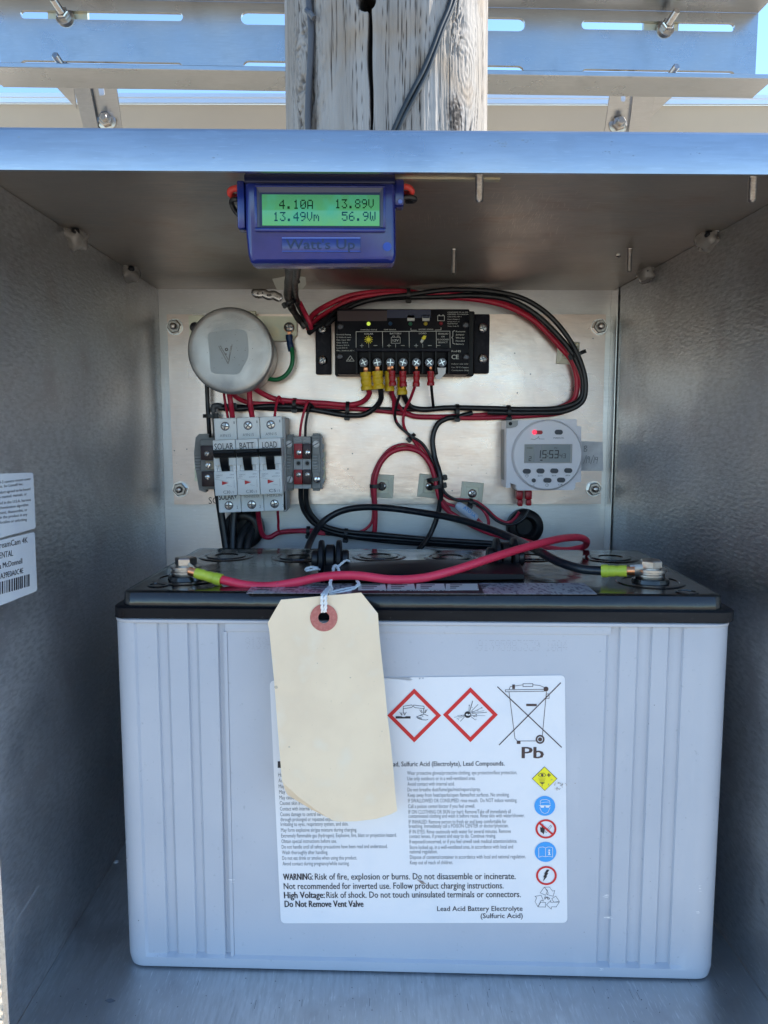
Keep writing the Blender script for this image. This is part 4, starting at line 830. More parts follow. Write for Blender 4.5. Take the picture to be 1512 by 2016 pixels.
wire([(640, 1048, .699), (700, 1058, .699), (780, 1067, .699), (880, 1073, .699), (980, 1081, .699)], 4.8, 'black_wire', .699, 'lowest black wire of the bottom bundle behind the battery', GW)
wire([(508, 1004, .672), (511, 1030, .686), (519, 1055, .693), (530, 1058, .695), (548, 1049, .697), (572, 1046, .698), (612, 1045, .699), (650, 1050, .7005)], 5.0, 'red_wire', .695, 'thick red wire out of the bottom of the BATT breaker', GW)
wire([(547, 1005, .672), (548, 1025, .686), (551, 1046, .694), (575, 1046, .694), (640, 1052, .697)], 2.6, 'red_wire', .69, 'thin red wire out of the bottom of the LOAD breaker', GW)
wire([(428, 960, .690), (432, 990, .690), (438, 1030, .690), (446, 1082, .688), (450, 1110, .684)], 7.5, 'black_wire', .69, 'thick black cable hanging down left of the grommet', GW)
wire([(462, 1006, .692), (459, 1040, .690), (458, 1080, .686), (458, 1110, .682)], 7.0, 'black_wire', .69, 'thick black cable entering the left side of the grommet', GW)
wire([(492, 1028, .708), (484, 1040, .700), (474, 1062, .692), (468, 1105, .684)], 7.0, 'twin_cable', .69, 'dark cable coming out of the middle of the grommet', GW)
wire([(500, 1034, .708), (496, 1044, .700), (488, 1066, .692), (484, 1105, .684)], 7.0, 'twin_cable', .69, 'dark cable coming out of the right side of the grommet', GW)
# timer leads
tmc = thing('timer_terminal', P(1024, 980, .69), 'left dark red push-on sleeve under the timer', 'connector', 'sleeves under the timer')
b = NB(); pbox(b, 1017, 966, 1030, 984, .686, .694, .0012, 2); pbox(b, 1019.5, 984, 1029.5, 997, .6868, .6932, .0012, 2); obj('sleeve', b, M['red_crimp'], tmc)
tmc = thing('timer_terminal', P(1041, 980, .69), 'right dark red push-on sleeve under the timer', 'connector', 'sleeves under the timer')
b = NB(); pbox(b, 1035, 966, 1048, 984, .686, .694, .0012, 2); pbox(b, 1036.5, 984, 1047, 996, .6868, .6932, .0012, 2); obj('sleeve', b, M['red_crimp'], tmc)
# white fuse sleeve
fz = thing('fuse_sleeve', P(920, 1008, .69), 'white heat-shrunk fuse sleeve with blue lettering on a red wire', 'fuse')
fp = Plane(P(920, 1008, .6845), (math.cos(R(-35)), 0, math.sin(R(-35))), (math.sin(R(35)), 0, math.cos(R(35))))
b = NB(); rr = []
for s, hw in ((-26, 4), (-22, 8), (-14, 9.5), (0, 9.5), (15, 9), (22, 8), (25, 5)):
    k = .69 / F; rr.append([fp.w(s * k, math.cos(a) * hw * k, math.sin(a) * hw * k * .75 - .0032) for a in [2 * math.pi * q / 16 for q in range(16)]])
loft(b, rr); obj('sleeve', b, M['fuse'], fz, smooth=50)
pr = Print(fp, .0004); pr.text('blue_ink', 'ATO', 911, 1001, 925, 1011, 7, .02); pr.text('blue_ink', '5A', 926, 1013, 934, 1019, 6, .02); pr.build(fz, {'blue_ink': 'lettering'})
wire([(938, 1020, .690), (948, 1030, .690), (958, 1038, .690), (962, 1030, .690), (958, 1014, .690), (948, 1001, .691), (938, 994, .692)], 3.2, 'red_wire', .69, 'small red loop at the lower end of the white fuse sleeve', GW)
# meter lead bundle from the meter back to the plate
bt = thing('meter_lead_bundle', P(600, 640, .665), 'worn black sleeved lead bundle hanging from the blue meter', 'cable')
b = NB(); ptube(b, [(576, 505, .455), (573, 528, .50), (570, 552, .56), (567, 580, .61), (574, 605, .645), (588, 628, .662), (601, 644, .666)], 9.5, .58, n=14, seg=16, rfun=lambda s: 1.05 - .35 * s + .07 * math.sin(s * 40)); obj('sleeving', b, M['heatshrink'], bt)
b = NB(); ptube(b, [(586, 512, .455), (583, 540, .51), (580, 566, .58), (586, 596, .64), (599, 624, .660), (610, 646, .664)], 6.5, .58, n=14, rfun=lambda s: 1.15 - .3 * s + .06 * math.sin(s * 33)); obj('sleeving', b, M['heatshrink'], bt)
b = NB(); ptube(b, [(590, 596, .640), (600, 616, .655), (611, 638, .660), (612, 646, .664)], 4.6, .65); obj('red_lead', b, M['red_wire'], bt)
b = NB(); ptube(b, [(590, 518, .45), (600, 520, .46), (610, 524, .48), (618, 520, .47)], 4, .46); obj('lead', b, M['heatshrink'], bt)
sc = sticker('paper_scrap', front(.655), [(536, 549), (584, 541), (600, 539), (603, 560), (596, 570), (585, 570), (545, 571)], 1, M['paper'], th=.0004); tag(sc, 'beige scrap tucked behind the meter lead bundle', 'scrap')
# ================================================================== cable ties
def tie(u, v, Y, ang, ra, rb, label, w_=7, head=True, tail=0, group='black cable ties'):
    """band round a bundle: ang = direction of the bundle in the picture plane, ra half width px, rb half depth px"""
    c = P(u, v, Y); k = Y / F; a = R(ang); d = Vector((math.cos(a), 0, math.sin(a))); s = Vector((-math.sin(a), 0, math.cos(a))); y = Vector((0, 1, 0))
    b = NB(); n = 20; th = 1.4
    def rg(off, e): return [c + d * off * k + s * ((ra + e) * k * math.cos(2 * math.pi * q / n)) + y * ((rb + e) * k * math.sin(2 * math.pi * q / n)) for q in range(n)]
    h = w_ / 2; R4 = [rg(-h, 0), rg(-h, th), rg(h, th), rg(h, 0)]
    V4 = [[b.verts.new(p) for p in r_] for r_ in R4]
    for i in range(4):
        A, B = V4[i], V4[(i + 1) % 4]
        for q in range(n): b.faces.new((A[q], A[(q + 1) % n], B[(q + 1) % n], B[q]))
    bmesh.ops.recalc_face_normals(b, faces=b.faces)
    t_ = thing('cable_tie', c, label, 'cable tie', group); obj('strap', b, M['tie'], t_)
    if head:
        b = NB(); q = c - s * (ra + 1) * k - y * rb * .3 * k; m_ = Matrix.Translation(q) @ Matrix((d, y, s)).transposed().to_4x4() @ Matrix.Diagonal((w_ * 1.6 * k, 7 * k, 9 * k, 1))
        bmesh.ops.create_cube(b, size=1, matrix=m_); bmesh.ops.bevel(b, geom=list(b.edges), offset=.0006, segments=2, affect='EDGES'); obj('head', b, M['tie'], t_)
    return t_
for a in [(684, 807, .693, -3, 15, 14, 'cable tie on the middle band below the controller\'s left end'), (804, 580, .694, 0, 11, 12, 'cable tie on the upper arc above the controller'),
          (900, 811, .694, 0, 14, 13, 'cable tie on the middle band where the thick black wire turns down'), (1001, 811, .692, 2, 12, 12, 'cable tie on the middle band just above the timer'),
          (580, 796, .694, -3, 11, 12, 'cable tie on the band above the gap between breakers and red block'), (452, 799, .685, 90, 9, 9, 'cable tie round the red wires above the SOLAR breaker'),
          (413, 819, .690, 90, 12, 8, 'cable tie at the far left joining the black drop wires'), (811, 860, .695, -45, 7, 8, 'small cable tie gathering thin wires below the terminals'),
          (1138, 697, .690, -68, 15, 14, 'cable tie holding the arc to the upper right mount'), (740, 957, .695, 90, 11, 8, 'cable tie holding the red loop to the left mount'),
          (858, 943, .693, 100, 17, 13, 'upper of two cable ties at the middle mount'), (858, 958, .692, 100, 16, 13, 'lower of two cable ties at the middle mount'),
          (926, 989, .691, -10, 7, 8, 'cable tie under the right of the three lower mounts'), (607, 1046, .697, 0, 9, 8, 'cable tie on the red wires left of the battery handle'),
          (681, 1052, .697, -5, 11, 9, 'cable tie on the bottom bundle right of the battery handle lug'), (578, 556, .570, -70, 11, 11, 'upper cable tie on the worn meter lead bundle'), (572, 595, .625, -60, 12, 12, 'lower cable tie on the worn meter lead bundle')]:
    tie(*a)
# ================================================================== tie mounts
def tmount(u, v, label, ang=0, s=23, first=None):
    t_ = thing('tie_mount', P(u, v, YP), label, 'tie mount', 'square adhesive tie mounts', (0, R(ang), 0))
    k = YP / F; c = P(u, v, YP); b = NB(); h = s * k
    for r0, y0, r1, y1 in ((1, -.0002, .97, -.0012),):
        loft(b, [[c + Vector((x * h * r_, y_, z * h * r_)) for x, z in ((-1, -1), (1, -1), (1, 1), (-1, 1))] for r_, y_ in ((1, -.0002), (.97, -.0012), (.56, -.0030), (.50, -.0022))])
    obj('base', b, M['mount'], t_, smooth=20)
    phillips(c + Vector((0, -.0022, 0)), .0040, t_, 'steel', ang=.3 + ang * .1)
    return t_
tmount(752, 957, 'square nylon tie mount beside the thick red loop', 3, 23)
tmount(846, 957, 'square nylon tie mount in the middle, behind the wire crossing', 6, 23)
tmount(929, 971, 'square nylon tie mount just right of the wire crossing', 5, 22)
tmount(1118, 695, 'square nylon tie mount under the right side of the upper arc', 3, 22)
# ================================================================== blue meter
mt = thing('power_meter', P(632, 430, .40), 'translucent blue power meter with a green lit display hanging below the lid', 'meter')
MY = .390
b = NB(); outl = [(480, 330), (776, 330), (779, 345), (780, 500), (776, 515), (492, 516), (487, 502), (482, 455)]
pp = rounded(outl, 6); zb = [(P(u, v, MY).x, P(u, v, MY).z) for u, v in pp]
cz = sum(z for x, z in zb) / len(zb); cx = sum(x for x, z in zb) / len(zb)
def ins(k, y): return [Vector((cx + (x - cx) * (1 - k), y, cz + (z - cz) * (1 - k * 1.5))) for x, z in zb]
loft(b, [ins(.05, MY), ins(.012, MY + .0015), ins(0, MY + .0045), ins(0, MY + .012), ins(.01, MY + .018), ins(.05, MY + .020)])
obj('housing', b, M['meter'], mt, smooth=50)
mX = lambda x: 440 + x / 3.979
mY = lambda y: 330 + y / 3.979
def mbox(b, x0, y0, x1, y1, Yf, Yb, bev=0.0): pbox(b, mX(x0), mY(y0), mX(x1), mY(y1), Yf, Yb, bev, 2)
b = NB(); mbox(b, 245, 140, 1268, 152, MY - .0022, MY + .002, .0004); mbox(b, 245, 470, 1268, 500, MY - .0022, MY + .002, .0005); mbox(b, 240, 152, 262, 470, MY - .0022, MY + .002, .0004); mbox(b, 1250, 152, 1272, 470, MY - .0022, MY + .002, .0004); obj('display_frame', b, M['meter'], mt)
b = NB(); pf = front(MY)
def slant(px1, px2, y1, y2): 
    a = [P(u, v, y1) for u, v in px1]; c_ = [P(u, v, y2) for u, v in px2]; f = b.faces.new([b.verts.new(q) for q in a + c_[::-1]])
slant([(mX(258), mY(152)), (mX(1252), mY(152))], [(mX(285), mY(198)), (mX(1222), mY(198))], MY - .0018, MY + .0004 - .0008); slant([(mX(258), mY(470)), (mX(258), mY(152))], [(mX(285), mY(462)), (mX(285), mY(198))], MY - .0018, MY - .0004); slant([(mX(1252), mY(152)), (mX(1252), mY(470))], [(mX(1222), mY(198)), (mX(1222), mY(462))], MY - .0018, MY - .0004)
bmesh.ops.recalc_face_normals(b, faces=b.faces); obj('bezel', b, M['meter_bezel'], mt)
b = NB(); mbox(b, 262, 152, 1250, 470, MY - .0005, MY + .001); obj('bezel_recess', b, M['meter_dark'], mt)
b = NB(); mbox(b, 302, 212, 1222, 454, MY - .0009, MY + .001); obj('display', b, M['lcd_green'], mt)
FONT = {'4': ['00010', '00110', '01010', '10010', '11111', '00010', '00010'], '.': ['00000', '00000', '00000', '00000', '00000', '01100', '01100'], '1': ['00100', '01100', '00100', '00100', '00100', '00100', '01110'],
        '0': ['01110', '10001', '10011', '10101', '11001', '10001', '01110'], 'A': ['01110', '10001', '10001', '10001', '11111', '10001', '10001'], '3': ['11111', '00010', '00100', '00010', '00001', '10001', '01110'],
        '8': ['01110', '10001', '10001', '01110', '10001', '10001', '01110'], '9': ['01110', '10001', '10001', '01111', '00001', '00010', '01100'], 'V': ['10001', '10001', '10001', '10001', '10001', '01010', '00100'],
        'm': ['00000', '00000', '11010', '10101', '10101', '10001', '10001'], '5': ['11111', '10000', '11110', '00001', '00001', '10001', '01110'], '6': ['00110', '01000', '10000', '11110', '10001', '10001', '01110'], 'W': ['10001', '10001', '10001', '10101', '10101', '10101', '01010']}
pr = Print(front(MY - .0009))
def dots(ink, txt, x0, y0, pitch, h):
    for i, ch in enumerate(txt):
        if ch == ' ': continue
        for r_, row in enumerate(FONT[ch]):
            for c_, bit in enumerate(row):
                if bit == '1':
                    x = x0 + i * pitch + c_ * pitch / 6.1; y = y0 + r_ * h / 7; pr.rect(ink, mX(x), mY(y), mX(x + pitch / 6.1 * 1.0), mY(y + h / 7 * .97))
M['lcd_dark'] = mat('lcd_dark_segment', (.003, .02, .008), .6, spec=.1); M['lcd_teal'] = mat('lcd_teal_segment', (.003, .05, .075), .6, spec=.1)
P0 = 54.8
dots('lcd_dark', '4.10A', 437, 252, P0, 72); dots('lcd_dark', '13.89V', 874, 248, P0 * .95, 72)
dots('lcd_teal', '13.49Vm', 390, 348, P0 * .96, 72); dots('lcd_teal', '56.9W', 927, 346, P0, 72)
pr.build(mt, {'lcd_dark': 'digits', 'lcd_teal': 'digits'})
b = NB(); mbox(b, 457, 545, 1075, 660, MY - .0006, MY + .002, .0003); obj('name_panel', b, M['meter'], mt)
M['meter_lite'] = mat('pale_blue_plastic', (.10, .14, .42), .2); M['meter_mid'] = mat('mid_blue_plastic', (.02, .05, .30), .25)
pr = Print(front(MY - .0006)); pr.text('meter_dark', "Watt's Up", mX(490), mY(638), mX(1030), mY(638), 19, .01); pr.rect('meter_lite', mX(458), mY(546), mX(1073), mY(556)); pr.rect('meter_mid', mX(458), mY(652), mX(1073), mY(660)); pr.build(mt, {'meter_dark': 'lettering', 'meter_lite': 'panel_edge', 'meter_mid': 'panel_edge'})
b = NB(); mbox(b, 160, 52, 1345, 120, MY - .0012, MY + .004, .0006); obj('top_shroud', b, M['meter_dark'], mt)
b = NB(); mbox(b, 104, 95, 165, 475, MY + .002, MY + .012, .001); obj('side_rail', b, M['meter'], mt)
b = NB(); mbox(b, 1340, 85, 1415, 295, MY + .002, MY + .012, .001); obj('side_rail', b, M['meter'], mt)
c = P(mX(1283), mY(620), MY); b = NB(); lathe(b, c, [(.0022, .0004), (.0022, -.0002), (.0012, -.0002)], seg=16); obj('screw_boss', b, M['meter_mid'], mt)
c = P(mX(1385), mY(258), MY); b = NB(); lathe(b, c + Vector((0, .002, 0)), [(.0012, 0), (.0010, -.0006)], seg=12); obj('pin', b, M['meter_lite'], mt)
GM = 'short leads at the sides of the blue meter'
def mw(px, m, lab, r): wire([(mX(a), mY(c_), y) for a, c_, y in px], r, m, .40, lab, GM, 'meter_lead')
mw([(118, 160, .402), (85, 165, .403), (55, 180, .404), (52, 205, .406), (80, 225, .410), (110, 230, .412)], 'wire_red_end', 'red lead bulging out at the left side of the meter', 6)
mw([(112, 250, .405), (80, 250, .406), (62, 270, .408), (75, 310, .410), (100, 350, .412), (118, 370, .412)], 'black_wire', 'black lead curling out below the red one at the left of the meter', 5)
mw([(1405, 150, .402), (1440, 150, .403), (1470, 172, .404), (1475, 195, .406), (1440, 205, .41), (1405, 200, .412)], 'wire_red_end', 'red lead bulging out at the right side of the meter', 5.5)
mw([(1405, 235, .405), (1450, 230, .405), (1500, 245, .407), (1490, 260, .41), (1430, 262, .412)], 'black_wire', 'black lead curling out below the red one at the right of the meter', 5)
# ================================================================== battery
TH = R(3.0); BO = P(830, 1228, .4162); BX = Vector((math.cos(TH), -math.sin(TH), 0)); BZ = Vector((0, 0, 1)); BYd = Vector((math.sin(TH), math.cos(TH), 0))
BF = Plane(BO, BX, BZ)      # front face plane; n points at the viewer
MB_ = Matrix((BX, BYd, BZ)).transposed().to_4x4(); MB_.translation = BO
xl, _ = BF.uv(231, 1230); xr, _ = BF.uv(1430, 1234); xl -= .0036; xr += .0046; zf = ZF - BO.z + .0006
bat = thing('battery', (BO.x, BO.y + .08, ZF), 'large grey lead acid battery with a glossy black lid', 'battery')
DEP = .165
def rrect(x0, x1, y0, y1, r, z, n=6, fr=None):
    pts = []
    for cx_, cy_, a0 in ((x1 - r, y1 - r, 0), (x0 + r, y1 - r, 90), (x0 + r, y0 + r, 180)):
        for k in range(n + 1):
            a = R(a0 + 90 * k / n); pts.append(Vector((cx_ + r * math.cos(a), cy_ + r * math.sin(a), z)))
    if fr:
        for x, dy in fr: pts.append(Vector((x, y0 + dy, z)))
    for k in range(n + 1):
        a = R(270 + 90 * k / n); pts.append(Vector((x1 - r + r * math.cos(a), y0 + r + r * math.sin(a), z)))
    return pts
# rib columns measured at v = 1500 on the front plane
def ax(u, v=1500): return BF.uv(u, v)[0]
g = .0016
cols = [(ax(272), 0, 'A'), (ax(279), g, 'A'), (ax(304), g, 'B'), (ax(307), 0, 'B')]
def strip(u0, u1, slope0=2, slope1=6): return [(ax(u0), 0, 'S'), (ax(u0 + slope0), 1, 'S'), (ax(u1 - slope1), 1, 'S'), (ax(u1), 0, 'S')]
# raised strips on the left (end above the bottom), grooves between
L_ = []
L_ += [(ax(273), 0), (ax(277), .0016)]
for u0, u1 in ((316, 339), (375, 396), (434, 452)): L_ += [(ax(u0 - 1), .0016), (ax(u0 + 1), .0035), (ax(u1 - 6), .0035), (ax(u1), .0016)]
Rr = []
for u0, u1 in ((1190, 1214), (1250, 1276), (1310, 1337)): Rr += [(ax(u0 - 3), .0016), (ax(u0 + 3), .0035), (ax(u1 - 1), .0035), (ax(u1 + 1), .0016)]
Rr += [(ax(1366), .0016), (ax(1373), 0)]
fr = L_ + Rr
fr = sorted(fr)
zb_end = BF.uv(340, 1885)[1]; ztop = 0.0
lev = []
b = NB(); rings = []
def frz(z, f): return [(x, dy * f) for x, dy in fr]
def panel(z):
    out = []
    for x, dy in fr: out.append((x, dy))
    return out
zb = zf
rings.append(rrect(xl + .003, xr - .003, .0022, DEP - .006, .008, zb, fr=frz(0, 0)))
rings.append(rrect(xl + .0012, xr - .0012, .0008, DEP - .002, .010, zb + .0008, fr=frz(0, 0)))
rings.append(rrect(xl + .0006, xr - .0006, .0004, DEP, .011, zb + .0022, fr=frz(0, 0)))
rings.append(rrect(xl, xr, 0, DEP, .011, zb + .006, fr=frz(0, 0)))
rings.append(rrect(xl, xr, 0, DEP, .011, zb_end, fr=frz(0, .0)))
rings.append(rrect(xl, xr, 0, DEP, .011, zb_end + .0015, fr=frz(0, 1)))
for k in range(1, 14): rings.append(rrect(xl, xr, 0, DEP, .011, zb_end + .0015 + (0 - zb_end - .0015) * k / 14, fr=frz(0, 1)))
rings.append(rrect(xl, xr, 0, DEP, .011, -.0012, fr=frz(0, 1)))
rings.append(rrect(xl, xr, 0, DEP, .011, -.0010, fr=frz(0, .1)))
rings.append(rrect(xl - .0002, xr + .0002, -.0006, DEP, .011, -.0004, fr=frz(0, 0)))
rings.append(rrect(xl - .0002, xr + .0002, -.0008, DEP, .011, .0010, fr=frz(0, 0)))
rings.append(rrect(xl + .001, xr - .001, .0005, DEP, .011, .0018, fr=frz(0, 0)))
loft(b, rings); xform(b, MB_); obj('case', b, M['case'], bat, smooth=40)
# thin frame lines moulded into the panel
b = NB()
def lbox(b, x0, x1, y0, y1, z0, z1, bev=0): box(b, x0, x1, y0, y1, z0, z1, bev)
z1_ = BF.uv(700, 1247)[1]; xa, xb = ax(448), ax(1196)
lbox(b, xa, xb, .0009, .0030, z1_, -.0006, .0006)
lbox(b, xa - .001, xa + .001, .0011, .003, zb_end, z1_)
xform(b, MB_); obj('panel_frame', b, M['case'], bat)
# lid
def zl(v, u=830): return BF.uv(u, v)[1]
zr0, zr1, zu1 = .0018, zl(1199), zl(1171)
b = NB(); e = .0
loft(b, [rrect(xl + e, xr - e, -.0006, DEP + .001, .008, zr0), rrect(xl + .0004, xr + .0015, -.0016, DEP + .0015, .009, zr0 + .0008), rrect(xl + .0004, xr + .0015, -.0016, DEP + .0015, .009, zr1 - .0006), rrect(xl + .0010, xr + .0008, -.0008, DEP + .0008, .009, zr1)])
xform(b, MB_); obj('lid_rim', b, M['rim'], bat, smooth=40)
xu0, xu1 = BF.uv(245, 1180)[0], BF.uv(1418, 1180)[0]; xu0 -= .0030; xu1 += .0036
b = NB(); loft(b, [rrect(xu0, xu1, .0022, DEP - .002, .006, zr1 - .0008), rrect(xu0, xu1, .0022, DEP - .002, .006, zr1 + .0004), rrect(xu0 + .0004, xu1 - .0004, .0026, DEP - .003, .006, zu1 - .0009), rrect(xu0 + .0010, xu1 - .0010, .0036, DEP - .004, .006, zu1 - .0001), rrect(xu0 + .004, xu1 - .004, .008, DEP - .010, .006, zu1)])
xform(b, MB_); obj('lid', b, M['gloss'], bat, smooth=50)
ZT = BO.z + zu1
M['vent_ring'] = mat('glossy_black_vent', (.008, .008, .009), .18, spec=.6)
for u, v in ((446, 1096), (588, 1098), (746, 1096), (888, 1098), (1045, 1097), (1202, 1099)):
    c = PZ(u, v, ZT); r = .0145
    b = NB(); lathe(b, (c.x, c.y, ZT), [(r * 1.35, .00005), (r * 1.30, .0005), (r * 1.06, .0006), (r * 1.0, .0003)], 'Z', 40, cap=False); lathe(b, (c.x, c.y, ZT), [(r * .96, .0003), (r * .93, .0011), (r * .60, .0012), (r * .56, .0006), (r * .1, .0006)], 'Z', 40); obj('vent_cap', b, M['gloss'], bat, smooth=40)
    b = NB(); lathe(b, (c.x, c.y, ZT), [(r * 1.0, .0001), (r * 1.0, .00035), (r * .96, .00035)], 'Z', 40); obj('vent_groove', b, M['vent_ring'], bat, smooth=40)
for u, v, r in ((312, 1152, .006), (1352, 1166, .006), (850, 1155, .004)):
    c = PZ(u, v, ZT)
    if u == 850: continue
    b = NB(); lathe(b, (c.x, c.y, ZT), [(r * 1.1, .00005), (r, .0006), (r * .8, .0006), (r * .78, .0001)], 'Z', 30); obj('moulded_ring', b, M['gloss'], bat, smooth=40)
# terminals
def terminal(u, v, big):
    c = PZ(u, v, ZT); s = 1.0
    b = NB(); lathe(b, (c.x, c.y, ZT), [(.020, .0001), (.0195, .0006), (.0165, .0008), (.0160, .0003), (.0110, .0003), (.0105, .0025), (.0085, .0030)], 'Z', 36, cap=False); obj('terminal_boss', b, M['gloss'], bat, smooth=40)
    b = NB(); lathe(b, (c.x, c.y, ZT), [(.0078, .0005), (.0080, .0030), (.0082, .0040), (.0040, .0041)], 'Z', 28); obj('lead_post', b, M['bolt_steel'], bat, smooth=40)
    b = NB()
    for k, (r, z0, z1) in enumerate(((.0088, .0042, .0053), (.0082, .0055, .0066), (.0092, .0069, .0078))): lathe(b, (c.x + .0003 * (k - 1), c.y, ZT), [(r * .6, z0), (r, z0), (r, z1), (r * .6, z1)], 'Z', 28)
    obj('washer', b, M['bolt_steel'], bat, smooth=30)
    b = NB(); lathe(b, (c.x, c.y, ZT), [(.0052, .0078), (.0060, .0084), (.0060, .0090)], 'Z', 24); lathe(b, (c.x, c.y, ZT), [(.0062, .0090), (.0066, .0093), (.0066, .0128), (.0060, .0135), (.0052, .0137), (.0010, .0134)], 'Z', 6, rotoff=.35 if big else 0.05); obj('hex_bolt', b, M['bolt_steel'], bat, smooth=25)
terminal(367, 1140, 0); terminal(1280, 1146, 1)
# handle lugs with discs, and the folded handle strap
def lug(u, v0, v1, side):
    c = PZ(u, 1128 if side < 0 else 1122, ZT); k = c.y / F
    t_ = bat; yc = c.y + .004; zc = ZT + .0085
    b = NB(); lathe(b, (c.x - 9.5 * k, yc, zc), [(.001, 0), (.0080, 0), (.0092, .0008), (.0092, 19 * k - .0008), (.0080, 19 * k), (.001, 19 * k)], 'X', 24)
    box(b, c.x - 9 * k, c.x + 9 * k, yc - .008, yc + .008, ZT, zc, .001); obj('handle_eye', b, M['grommet'], t_, smooth=40)
    for s_ in (-1, 1):
        x0 = c.x + s_ * 12 * k; w_ = 11 * k; b = NB(); a0, a1 = (x0, x0 + w_) if s_ > 0 else (x0 - w_, x0)
        lathe(b, (a0, yc, zc), [(.001, 0), (.0110, 0), (.0120, .0007), (.0120, a1 - a0 - .0007), (.0110, a1 - a0), (.001, a1 - a0)], 'X', 32); obj('handle_disc', b, M['black'], t_, smooth=40)
        b = NB(); q = a1 if s_ > 0 else a0 - .0045; lathe(b, (q, yc, zc - .0005), [(.001, 0), (.0055, 0), (.0062, .0008), (.0062, .0037), (.0055, .0045), (.001, .0045)], 'X', 20); obj('handle_knob', b, M['grommet'], t_, smooth=40)
    return c
lA = lug(650, 0, 0, -1); lB = lug(996, 0, 0, 1)
b = NB(); z0 = ZT + .001
pa, pb_ = PZ(636, 1128, ZT), PZ(640, 1146, ZT); qa, qb = PZ(1020, 1122, ZT), PZ(1032, 1143, ZT)
mid = []
n = 14; ra = []
for k in range(n + 1):
    s = k / n; a = pa.lerp(qa, s); c_ = pb_.lerp(qb, s); bow = -.0022 * math.sin(math.pi * s); h = .0045 + .0025 * math.sin(math.pi * s)
    ra.append([Vector((a.x, a.y + bow, z0)), Vector((a.x, a.y + bow, z0 + h)), Vector((a.x * .5 + c_.x * .5, (a.y + c_.y) / 2 + bow, z0 + h + .0006)), Vector((c_.x, c_.y + bow, z0 + h * .6)), Vector((c_.x, c_.y + bow, z0))])
loft(b, ra); obj('handle_strap', b, M['black'], bat, smooth=50)
# sticker on top, printed upside down as seen from here
TP = Plane((0, 0, ZT + .0004), (1, 0, 0), (0, 1, 0))
b = NB(); top = [(500, 1149), (1150, 1148), (1176, 1170.2), (484, 1168.5)]
pts = [TP.uv(u, v) for u, v in rounded(top, 2)]
loft(b, [[TP.w(a, c_, 0) for a, c_ in pts], [TP.w(a, c_, .00012) for a, c_ in pts]])
M['top_label'] = mat('grey_top_label', (.30, .31, .34), .25, noise_=(500, (1, .4, 1), (.14, .14, .17), .5, .62)); tl = obj('top_label', b, M['top_label'], bat, smooth=None)
pr = Print(TP, .0002)
pr.poly('ink', [(694, 1149.2), (942, 1148.8), (954, 1169.5), (692, 1169)], 0)
for u0, u1 in ((706, 758), (763, 815), (820, 874), (878, 940)): pr.poly('offwhite_ink', [(u0, 1150.5), (u1, 1150), (u1 + 3, 1163), (u0 - 1, 1163.4)], .0001)
pr.text('offwhite_ink', 'DANGER/POISON', 886, 1164.3, 748, 1164.6, -4.0, .02, .0001)
for k in range(5):
    for j in range(3): pr.rect('ink', 712 + k * 58 - (k > 3) * 4, 1152 + j * 3.2, 748 + k * 54 - j * 6, 1153.4 + j * 3.2, .0002)
for u0, u1 in ((500, 548), (556, 598), (606, 650)):
    pr.line('ink', [(u1 + 2, 1150), (u1 - 3, 1168)], .8)
    for j in range(3): pr.rect('ink', u0 + 6, 1152 + j * 4.2, u1 - 8 - 5 * j, 1153.6 + j * 4.2)
pr.line('offwhite_ink', [(486, 1167.6), (690, 1168)], 1.0)
pr.build(tl, {'ink': 'lettering', 'offwhite_ink': 'lettering'})
# front label
LP = Plane(BO + BYd * .0016, BX, BZ)
# panel recess face sits 1.6 mm behind the front plane
lab_px = rounded([(531, 1340), (745, 1334), (748, 1334.5), (1112, 1329), (1117, 1816), (553, 1817)], 10)
b = NB(); lab2 = []
for i, (u, v) in enumerate(lab_px): lab2.append((u, v))
k0 = [i for i, p in enumerate(lab2) if 740 < p[0] < 752][-1]
lab2[k0:k0 + 1] = [(760, 1335), (785, 1337), (808, 1340), (812, 1338), (806, 1334), (812, 1332.5), (823, 1332.5), (826, 1338), (829, 1333.5), (833, 1337), (836, 1332.2)]
pts = [LP.uv(u, v) for u, v in lab2]
vs1 = [b.verts.new(LP.w(a, c_, .0001)) for a, c_ in pts]; f = b.faces.new(vs1); r_ = bmesh.ops.triangulate(b, faces=[f])
ex = bmesh.ops.extrude_face_region(b, geom=list(b.faces)); bmesh.ops.translate(b, verts=[g_ for g_ in ex['geom'] if isinstance(g_, bmesh.types.BMVert)], vec=LP.n * .00025); bmesh.ops.recalc_face_normals(b, faces=b.faces)
fl = obj('front_label', b, M['label'], bat, smooth=None)
pr = Print(LP, .0005)
def diamond(u, v, r, ww, ink, l=0):
    o_ = [(u, v - r), (u + r, v), (u, v + r), (u - r, v)]; i_ = [(u, v - r + ww * 1.41), (u + r - ww * 1.41, v), (u, v + r - ww * 1.41), (u - r + ww * 1.41, v)]
    for k in range(4): pr.poly(ink, [o_[k], o_[(k + 1) % 4], i_[(k + 1) % 4], i_[k]], l)
diamond(815.5, 1408, 53, 7.2, 'red_ink'); pr.build(fl, {'red_ink': 'warning_symbol'}); diamond(926, 1406.5, 54, 7.2, 'red_ink'); pr.build(fl, {'red_ink': 'warning_symbol'})
W = lambda x: 740 + x / 3.78
H = lambda y: 1310 + y / 3.78
def wl_(ink, pts, w_, closed=False): pr.line(ink, [(W(a), H(c_)) for a, c_ in pts], w_, closed=closed)
